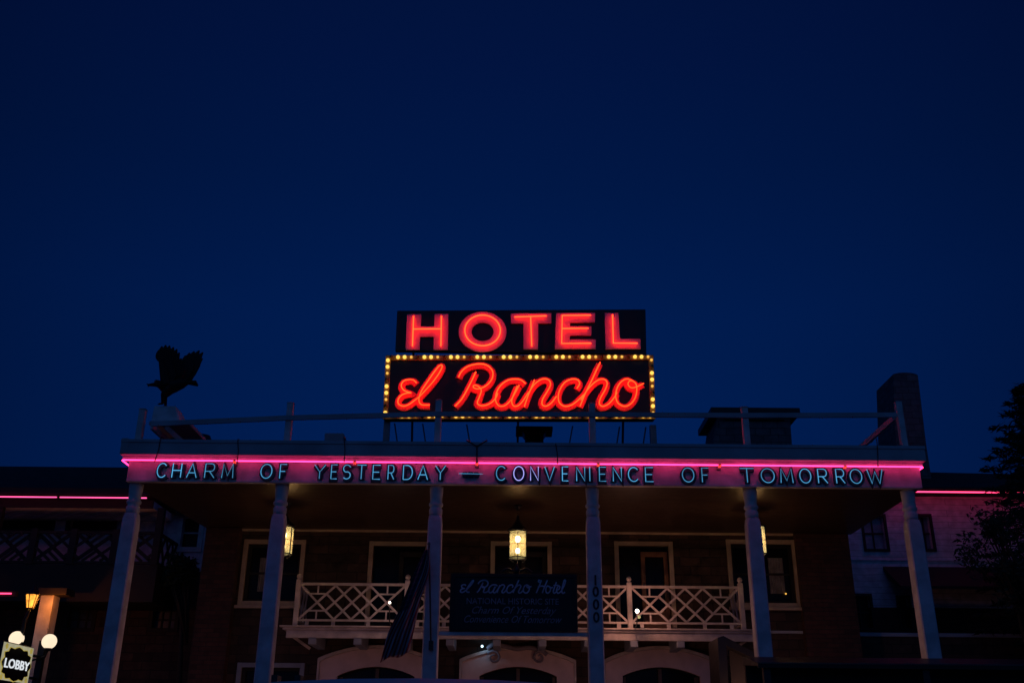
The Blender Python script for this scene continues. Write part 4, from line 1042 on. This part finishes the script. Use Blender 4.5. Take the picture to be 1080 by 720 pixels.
# porch post that catches the lantern's light
pp0, pp1 = A(37, 660, 23.4), A(51, 660, 23.4)
zt_ = A(45, 627, 23.4).z
pw = empty('entry_pillar', ((pp0.x+pp1.x)/2, 23.4, 0), label='pale square pillar lit orange by the lantern at lower left', cat='pillar')
hw_ = (pp1.x-pp0.x)/2
MB().box(-hw_, hw_, 0, .35, .13, zt_).build('shaft', M['pillar'] if 'pillar' in M else M['white'], pw, bevel=.01)
MB().box(-hw_-.06, hw_+.3, -.06, .41, zt_+.001, zt_+.16).build('cap', M['darkwood'], pw, bevel=.01)

# ================================================================== LAMP POST, GLOBES, LOBBY SIGN
gx = A(25, 660, 22.7)
lpost = empty('lamp_post', (gx.x, 22.7, .13), label='dark lamp post with an amber lantern on top and two white globes lower down', cat='lamp post')
z_ = lambda px, py, Y=22.7: A(px, py, Y).z-.13
zl0, zl1 = z_(33, 641), z_(33, 626.5)
lx = A(33, 634, 22.7).x-gx.x
MB().tube([(-.02, 0, 0), (0, 0, 1), (0, 0, zl0-.25), (lx*.6, 0, zl0-.1), (lx, 0, zl0-.02)], [.07, .05, .04, .035, .03], 10).build('post', M['black'], lpost, smooth=True)
lan = MB(); r0, r1 = .085, .15; h_ = zl1-zl0
for k in range(6):
    a = math.pi/3*(k+.5); b = math.pi/3*(k+1.5)
    P0 = Vector((lx+r0*math.cos(a), r0*math.sin(a), zl0)); P1 = Vector((lx+r1*math.cos(a), r1*math.sin(a), zl1)); Q0 = Vector((lx+r0*math.cos(b), r0*math.sin(b), zl0)); Q1 = Vector((lx+r1*math.cos(b), r1*math.sin(b), zl1))
    lan.bar(P0, P1, .014).bar(P0, Q0, .016).bar(P1, Q1, .018)
lf = lan.build('lantern_frame', M['black'], lpost)
MB().lathe([(r1*1.1, zl1+.01), (r1*.7, zl1+.09), (.04, zl1+.16), (.015, zl1+.24)], (lx, 0, 0), 6).build('lantern_roof', M['black'], lf)
MB().lathe([(r0*.93, zl0+.01), (r1*.93, zl1-.01)], (lx, 0, 0), 6).build('lantern_glass', M['amberglass2'] if 'amberglass2' in M else M['amberglass'], lf)
point('lantern_flame', (lx+.10, .05, (zl0+zl1)/2), .1, (1, .24, .025), .03, lpost).location = (lx+.30, .35, (zl0+zl1)/2)
bpy.data.objects['lantern_flame'].data.energy = 11
for px, py in ((52, 676), (17.5, 673)):
    p = A(px, py, 22.7); dx = p.x-gx.x; zz = p.z-.13
    MB().tube([(0, 0, zz-.42), (dx*.5, 0, zz-.40), (dx*.95, 0, zz-.32), (dx, 0, zz-.19)], .022, 8).build('arm', M['black'], lpost, smooth=True)
    gfit = MB().lathe([(.04, zz-.2), (.09, zz-.17), (.08, zz-.14)], (dx, 0, 0), 14).build('globe_fitter', M['black'], lpost, smooth=True)
    MB().sphere((dx, 0, zz), .158, 20).build('globe', M['globe'], lpost, smooth=True)
# LOBBY blade sign, square to the facade
p = A(4, 675, 20.9); SX = p.x; far = AX(36, 682, SX); bot = AX(31, 722, SX)
ls = empty('lobby_sign', (SX, p.y, bot.z), R(90), label='small backlit cream blade sign reading LOBBY at lower left', cat='sign')
ht = p.z-bot.z; wd = far.y-p.y
MB().box(0, wd, 0, .14, 0, ht).build('cabinet', M['black'], ls, bevel=.01)
MB().box(.02, wd-.02, -.012, -.001, .02, ht-.02).build('face_panel', M['lobbyface'], ls)
# ornate dark cartouche
pts = []
cxx, czz = wd/2, ht*.47
for i in range(48):
    a = 2*math.pi*i/48; bump = 1+.07*math.cos(a*12); ex = .8
    co, si = math.cos(a), math.sin(a)
    pts.append((cxx+wd*.44*bump*abs(co)**ex*(1 if co > 0 else -1), czz+ht*.41*bump*abs(si)**ex*(1 if si > 0 else -1)))
MB().prism([(cxx+(x-cxx)*1.05, czz+(z-czz)*1.06) for x, z in pts], -.018, -.0125).build('cartouche_edge', M['lobbyyellow'], ls)
MB().prism(pts, -.026, -.0185).build('cartouche', M['signblack'], ls)
for sx_ in (0, 1):
    for sz_ in (0, 1):
        cx1, cz1 = (wd*.10 if sx_ == 0 else wd*.90), (ht*.10 if sz_ == 0 else ht*.88)
        MB().prism([(cx1+.055*math.cos(2*math.pi*i/10)*(1+.3*(i % 2)), cz1+.05*math.sin(2*math.pi*i/10)*(1+.3*(i % 2))) for i in range(10)], -.022, -.0187).build('corner_flourish', M['lobbyyellow'], ls)
t = text_mesh('lettering', 'LOBBY', ht*.33, M['lobbytext'], ls, 0, .004, (cxx, -.032, czz-ht*.12), bold=.004)
xs_ = [v.co.x for v in t.data.vertices]; t.data.transform(Matrix.Diagonal((wd*.80/(max(xs_)-min(xs_)), 1, 1, 1)))
MB().bar((wd+.001, .07, ht*.8), (wd+.5, .07, ht*.8), .05).bar((wd+.001, .07, ht*.2), (wd+.5, .07, ht*.2), .05).build('bracket', M['black'], ls)
MB().box(wd+.5, wd+.62, .0, .14, -bot.z+.13, ht+.2).build('support_post', M['black'], ls)

# ================================================================== RIGHT WING
RY = 27.0
rw = empty('right_wing_building', (0, RY, 0), label='pale clapboard wing with dark sash windows and pink eave neon right of the portico', cat='building')
def RP(px, py, Y=RY): p = A(px, py, Y); return p.x, p.z
zeR = A(1010, 521, RY-.4).z; rx0 = xr-.4; zbr = RP(920, 622)[1]
wins = []
for (a, b, c_, d_) in ((909, 936, 544, 579), (969, 985, 544, 579)):
    x0, z1 = RP(a, c_); x1, z0 = RP(b, d_); wins.append([x0, x1, z0, z1])
for (a, b, c_, d_) in ((897, 921, 628, 662), (947, 962, 630, 662)):
    x0, z1 = RP(a, c_); x1, z0 = RP(b, d_); wins.append([x0, x1, z0, z1])
x0, z1 = RP(1090, 545); x1, z0 = RP(1120, 580); wins.append([x0, x1, z0, z1])
zsplit = RP(920, 640)[1]
for part_, (za, zb_), m_ in (('brick_base', (0, zsplit), 'brick'), ('wall', (zsplit, zeR+.2), 'siding')):
    xs = sorted({rx0, 24.0, *[r[0] for r in wins], *[r[1] for r in wins]}); zs = sorted({za, zb_, *[min(max(v, za), zb_) for r in wins for v in (r[2], r[3])]})
    w = MB()
    for i in range(len(xs)-1):
        run = None
        for j in range(len(zs)-1):
            cx, cz = (xs[i]+xs[i+1])/2, (zs[j]+zs[j+1])/2
            solid = not any(r[0] < cx < r[1] and r[2] < cz < r[3] for r in wins)
            if solid and run is None: run = zs[j]
            if (not solid or j == len(zs)-2) and run is not None:
                w.box(xs[i], xs[i+1], 0, .3, run, zs[j+1] if solid else zs[j]); run = None
    w.build(part_, M[m_], rw)
MB().box(rx0, 24, .31, .36, 0, zeR+.2).build('interior_backing', M['black'], rw)
for i, r in enumerate(wins): lwin(r, rw, 1, 1, 'pane' if i in (0, 1, 4) else 'glassdark', 'darkwood', .06)
MB().box(rx0, 24, -.45, .8, zeR+.03, zeR+.12).build('eave', M['darkwood'], rw)
zq = A(1020, 500, 30).z
MB().hull([(rx0, -.5, zeR+.121), (24, -.5, zeR+.121), (24, 3, zeR+.121), (rx0, 3, zeR+.121)], [(rx0, -.4, zeR+.2), (24, -.4, zeR+.2), (24, 3, zq-.1), (rx0+2.5, 3, zq+.1)]).build('roof', M['darkroof'], rw)
# string course, ledge and awning roof
zl_ = RP(920, 590)[1]
MB().box(rx0, 24, -.03, -.002, zl_-.02, zl_+.02).build('string_course', M['siding'], rw)
x0, z1 = RP(931, 597); 
MB().hull([(x0, -1.1, z1-.75), (24, -1.1, z1-.75), (24, -.004, z1-.12), (x0, -.004, z1-.12)], [(x0, -1.1, z1-.68), (24, -1.1, z1-.68), (24, -.004, z1), (x0, -.004, z1)]).build('awning', M['darkwood'], rw)
xw0, zw = RP(802, 666, 24.9-0)[0], A(950, 667, 24.6).z
# low pale-topped boundary wall in front of the wing
bw_ = empty('terrace_wall', (0, 24.6, 0), label='dark stone terrace wall with a thin pale coping right of the portico', cat='wall')
MB().box(xr+.12, 20, 0, .3, 0, zw-.09).build('wall_body', M['stone'], bw_)
MB().box(xr+.12, 20, -.04, .34, zw-.089, zw).build('coping', M['gutter'], bw_, bevel=.01)
zw2 = A(820, 666, WY-.05).z
H(MB().box(A(795, 666, WY).x, xr-1.16, -.05, -.003, zw2-.03, zw2+.03), 'string_course', M['gutter'])
zn = A(1010, 519.8, RY-.5).z
en2 = empty('eave_neon', (0, RY-.62, zn), label='pink neon tube along the eave of the pale right wing', cat='neon tube', group='pink tubes along the side eaves')
a0, a1, a2 = A(905, 519, RY-.62).x, A(1040, 521, RY-.62).x, A(1130, 521, RY-.62).x
for a, b in ((a0, a1), (a1, a2)): MB().tube([(a+.02, 0, 0), (b-.02, 0, 0)], .020, 8).build('neon_tube', M['tube_pink2'], en2, smooth=True)
# tall chimney behind
cy = 28.6
a, b = A(945, 470, cy), A(977, 470, cy); t0, t1 = A(942, 394.5, cy), A(968, 395.5, cy); zt = A(955, 391.5, cy).z
cm = empty('chimney', ((a.x+b.x)/2, cy, 0), label='tall tapered stone chimney with a rounded top at the right end of the roof', cat='chimney')
ox = (a.x+b.x)/2
w0, w1 = a.x-ox, b.x-ox; v0, v1 = t0.x-ox, t1.x-ox
zs_ = a.z
n = 10; poly = [(w0+.0, 0), (w1, 0), (w1, zs_), (v1, t1.z)] + [(v1+(v0-v1)*i/n, t1.z+(zt-t1.z)*.7*math.sin(math.pi*i/n)**.5) for i in range(1, n)] + [(v0, t0.z), (w0, zs_)]
MB().prism(poly, 0, 1.5).build('stack', M['chim'], cm)
MB().box(v0+.15, v1-.1, .3, 1.2, zt-.06, zt+.03).build('flue_cap', M['black'], cm)

# ================================================================== LOW CANOPY LOWER RIGHT
CY = 18.0
za = A(880, 691.5, 19.0).z; ze = A(880, 702.5, CY).z; cxl = A(800, 700, CY).x
cn = empty('entrance_canopy', (cxl, CY, 0), label='low dark flat canopy with a thin pale edge in front of the right columns', cat='canopy')
MB().hull([(0, 0, ze), (8.5, 0, ze), (8.5, 1.25, za-.15), (0, 1.25, za-.15)], [(0, 0, ze+.05), (8.5, 0, ze+.05), (8.5, 1.25, za), (0, 1.25, za)]).build('canopy_roof', M['black'], cn)
MB().box(-.02, 8.52, -.05, -.001, ze-.03, ze+.055).build('edge_trim', M['darkwood'], cn)
MB().box(-.02, 8.52, -.06, -.051, ze+.036, ze+.056).build('drip_strip', M['trimdark'], cn)
for x in (.15, 2.9, 5.6, 8.3): MB().box(x-.06, x+.06, .05, .17, .004, ze-.002).build('support_post', M['black'], cn)
MB().box(.02, 8.48, 1.1, 1.2, .13, za-.16).build('back_screen', M['black'], cn)
# gabled side hood at its left end
gp = [A(757, 722, 20.6), A(757, 672, 20.6), A(763, 670, 20.6), A(808, 694, 20.6), A(808, 700, 20.6), A(766, 680, 20.6), A(766, 722, 20.6)]
hd = empty('side_hood', (gp[0].x, 20.6, 0), label='dark sloping door hood with a narrow panel below the balcony end', cat='door hood')
MB().prism([(p.x-gp[0].x, max(p.z, .13) if i not in (0, 6) else .13) for i, p in enumerate(gp)], 0, 1.0).build('hood', M['black'], hd)
x0, x1 = A(770, 700, 20.9).x-gp[0].x, A(799, 700, 20.9).x-gp[0].x; z1 = A(784, 694, 20.9).z
MB().hull([(x0, .3, .13), (x1, .3, .13), (x1, .36, .13), (x0, .36, .13)], [(x0, .3, z1+.2), (x1, .3, z1-.12), (x1, .36, z1-.12), (x0, .36, z1+.2)]).build('side_panel', M['darkwood'], hd)
MB().box(x1-.05, x1, .26, .299, .13, z1-.15).build('panel_frame', M['trimdark'], hd)

# ================================================================== VAN at the bottom
vy0, vy1 = 7.0, 11.8
zv = A(430, 715.8, 7.05).z; vx0, vx1 = A(250, 719, 7.2).x, A(640, 719, 7.2).x
van = empty('parked_van', ((vx0+vx1)/2, 7, .0), label='pale van parked in front of the entrance, only its roof edge showing at the bottom', cat='van')
W2 = (vx1-vx0)/2
prof = [(-W2, .55), (-W2*1.0, 1.1), (-W2*.96, zv-.55), (-W2*.90, zv-.12), (-W2*.80, zv-.02), (-W2*.4, zv+.005), (0, zv+.012), (W2*.4, zv+.005), (W2*.80, zv-.02), (W2*.90, zv-.12), (W2*.96, zv-.55), (W2, 1.1), (W2, .55), (W2*.95, .35), (-W2*.95, .35)]
b = MB(); rings = []
for y, sx_, zc_ in ((0, .97, -.05), (.12, 1, 0), (3.6, 1, 0), (4.3, .93, -.55), (4.35, .93, -.6), (5.0, .92, -.72), (5.15, .88, -.8)):
    rings.append([b.bm.verts.new((x*sx_, y, max(.35, z+(zc_ if z > 1.2 else 0)) if z > .4 else z)) for x, z in prof])
for a, c_ in zip(rings, rings[1:]):
    for k in range(len(prof)): b.bm.faces.new((a[k], a[(k+1) % len(prof)], c_[(k+1) % len(prof)], c_[k]))
b.bm.faces.new(rings[0]); b.bm.faces.new(rings[-1][::-1])
vb = b.build('body', M['vanpaint'], van, smooth=False, bevel=.02)
MB().box(-W2*.8, -.02, -.02, .0, 1.2, zv-.35).box(.02, W2*.8, -.02, .0, 1.2, zv-.35).build('rear_window', M['glassdark'], van, bevel=.01)
for s_ in (-1, 1):
    MB().box(s_*W2*.93-.05, s_*W2*.93+.03, -.03, .05, .95, 1.35).build('tail_light', M['taillight'] if 'taillight' in M else M['scriptface'], van, bevel=.01)
    for yy in (1.0, 4.2):
        x = s_*(W2-.12); wb = MB(); wb.tube([(x-.11, yy, .34), (x+.11, yy, .34)], .34, 24)
        wt = wb.build('wheel', M['rubber'], van, smooth=False, bevel=.02)
        MB().tube([(x+s_*.111, yy, .34), (x+s_*.125, yy, .34)], .2, 16).build('rim', M['metal'], wt)
MB().box(-W2*.95, W2*.95, -.1, .02, .35, .55).build('bumper', M['black'], van, bevel=.02)
for px in (297.5, 321):
    x = A(px, 716, 7.4).x-van.location.x; MB().box(x-.02, x+.02, .15, .28, zv-.02, zv+.028).build('roof_rack_foot', M['black'], van)

# ================================================================== WIRES ON THE CORNICE
for i, (pa, pb, lab) in enumerate((((170, 461), (163, 487), 'thin dark wire down the cornice above the letter C of CHARM'), ((251, 463), (250, 488), 'thin dark wire down the cornice above the M of CHARM'), ((363, 461), (363, 487), 'thin dark wire looping down the cornice above the word YESTERDAY'),
                            ((586, 468), (588, 489), 'thin dark wire down the cornice above the word CONVENIENCE'), ((924, 462), (926, 492), 'thin dark wire down the cornice above the end of TOMORROW'))):
    a, b_ = A(*pa, 19.13), A(*pb, 19.11)
    pts = smooth_path([a+Vector((0, .3, .0)), a, a.lerp(b_, .5)+Vector((.015, 0, 0)), b_], 4)
    MB().tube(pts, .010, 6).build('wire', M['black'], None, smooth=True, label=lab, cat='wire')
a = A(503, 487, 19.11); l_, r_ = A(492, 464, 19.13), A(514, 464, 19.13); m_ = A(503, 470.5, 19.13)
y_ = empty('wire_hanger', a, label='dark Y shaped hanger on the cornice above the gap between YESTERDAY and CONVENIENCE', cat='hanger')
MB().tube([l_-a, m_-a, Vector((0, 0, 0))], .016, 6).tube([r_-a, m_-a], .016, 6).build('stem', M['black'], y_)

# ================================================================== TREES
def tri_clump(b, c, r, n, size, flat=1, thin=.5):
    for _ in range(n):
        d = Vector((random.gauss(0, 1), random.gauss(0, 1), random.gauss(0, 1)*flat)); d = d.normalized()*r*random.random()**.4; p = c+d
        u = Vector((random.uniform(-1, 1), random.uniform(-1, 1), random.uniform(-1, 1)*(.5 if thin < .4 else 1))).normalized(); v = u.orthogonal().normalized(); s = size*random.uniform(.6, 1.4)
        b.bm.faces.new([b.bm.verts.new(p+u*s), b.bm.verts.new(p+v*s*thin), b.bm.verts.new(p-u*s), b.bm.verts.new(p-v*s*thin)])
TY = 24.0
tp = A(1064, 411, TY); tr_ = empty('conifer_tree', (tp.x+.35, TY, 0), label='dark pointed conifer at the right edge', cat='tree')
ht = tp.z
MB().tube([(0, 0, 0), (.02, 0, ht*.5), (0, 0, ht-.2)], [.22, .12, .02], 10).build('trunk', M['bark'], tr_, smooth=True)
b = MB(); random.seed(11)
z = ht; k = 0
while z > 2.0:
    f = (ht-z)/ht; Rr = .15+2.7*f**.60
    nb_ = 6 if f < .1 else 9
    for j in range(nb_):
        a = 2*math.pi*(j+random.random()*.9)/nb_; ln = Rr*random.uniform(.5, 1.15); droop = -.22*ln
        L = Vector((math.cos(a), math.sin(a), 0))
        steps = max(2, int(ln/.22))
        for s_ in range(steps+1):
            t = s_/steps; c_ = Vector((0, 0, z))+L*ln*t+Vector((0, 0, droop*t+.22*t*t*ln*.6))
            tri_clump(b, c_, .12+.12*(1-t), 24, .125, .35, .22)
    z -= .30+.16*f; k += 1
b.build('crown', M['needles'], tr_)
def leafy(px, py, Y, r, seed, label, h0):
    random.seed(seed); p = A(px, py, Y); t = empty('broadleaf_tree', (p.x+.4, Y, 0), label=label, cat='tree')
    tb = MB().tube([(0, 0, 0), (0, .05, h0*.6), (-.3, 0, p.z)], [.12, .08, .03], 8)
    cb = MB()
    for _ in range(22):
        a = random.uniform(0, 2*math.pi); rr = r*random.random()**.5; c_ = Vector((-.4+rr*math.cos(a), rr*.7*math.sin(a), p.z+random.uniform(-r*1.0, r*.9)))
        tri_clump(cb, c_, .25, 52, .065); 
        if random.random() < .7: tb.tube([(0, 0, p.z*.7), (Vector((0, 0, p.z*.7))+c_)/2+Vector((0, 0, .1)), c_], [.03, .02, .008], 5)
    tb.build('trunk', M['bark'], t, smooth=True); cb.build('crown', M['leaves'], t)
leafy(1050, 566, 23.0, .80, 5, 'small leafy tree with ragged dark foliage in front of the clapboard wing', 4)
leafy(1084, 592, 22.6, 1.1, 9, 'dense dark leafy tree at the right edge below the conifer', 4)
leafy(190, 600, 24.9, .28, 3, 'thin dark shrub-like tree against the left wing beside the first column', 4)

scn.cycles.use_denoising = True
scn.cycles.max_bounces = 6
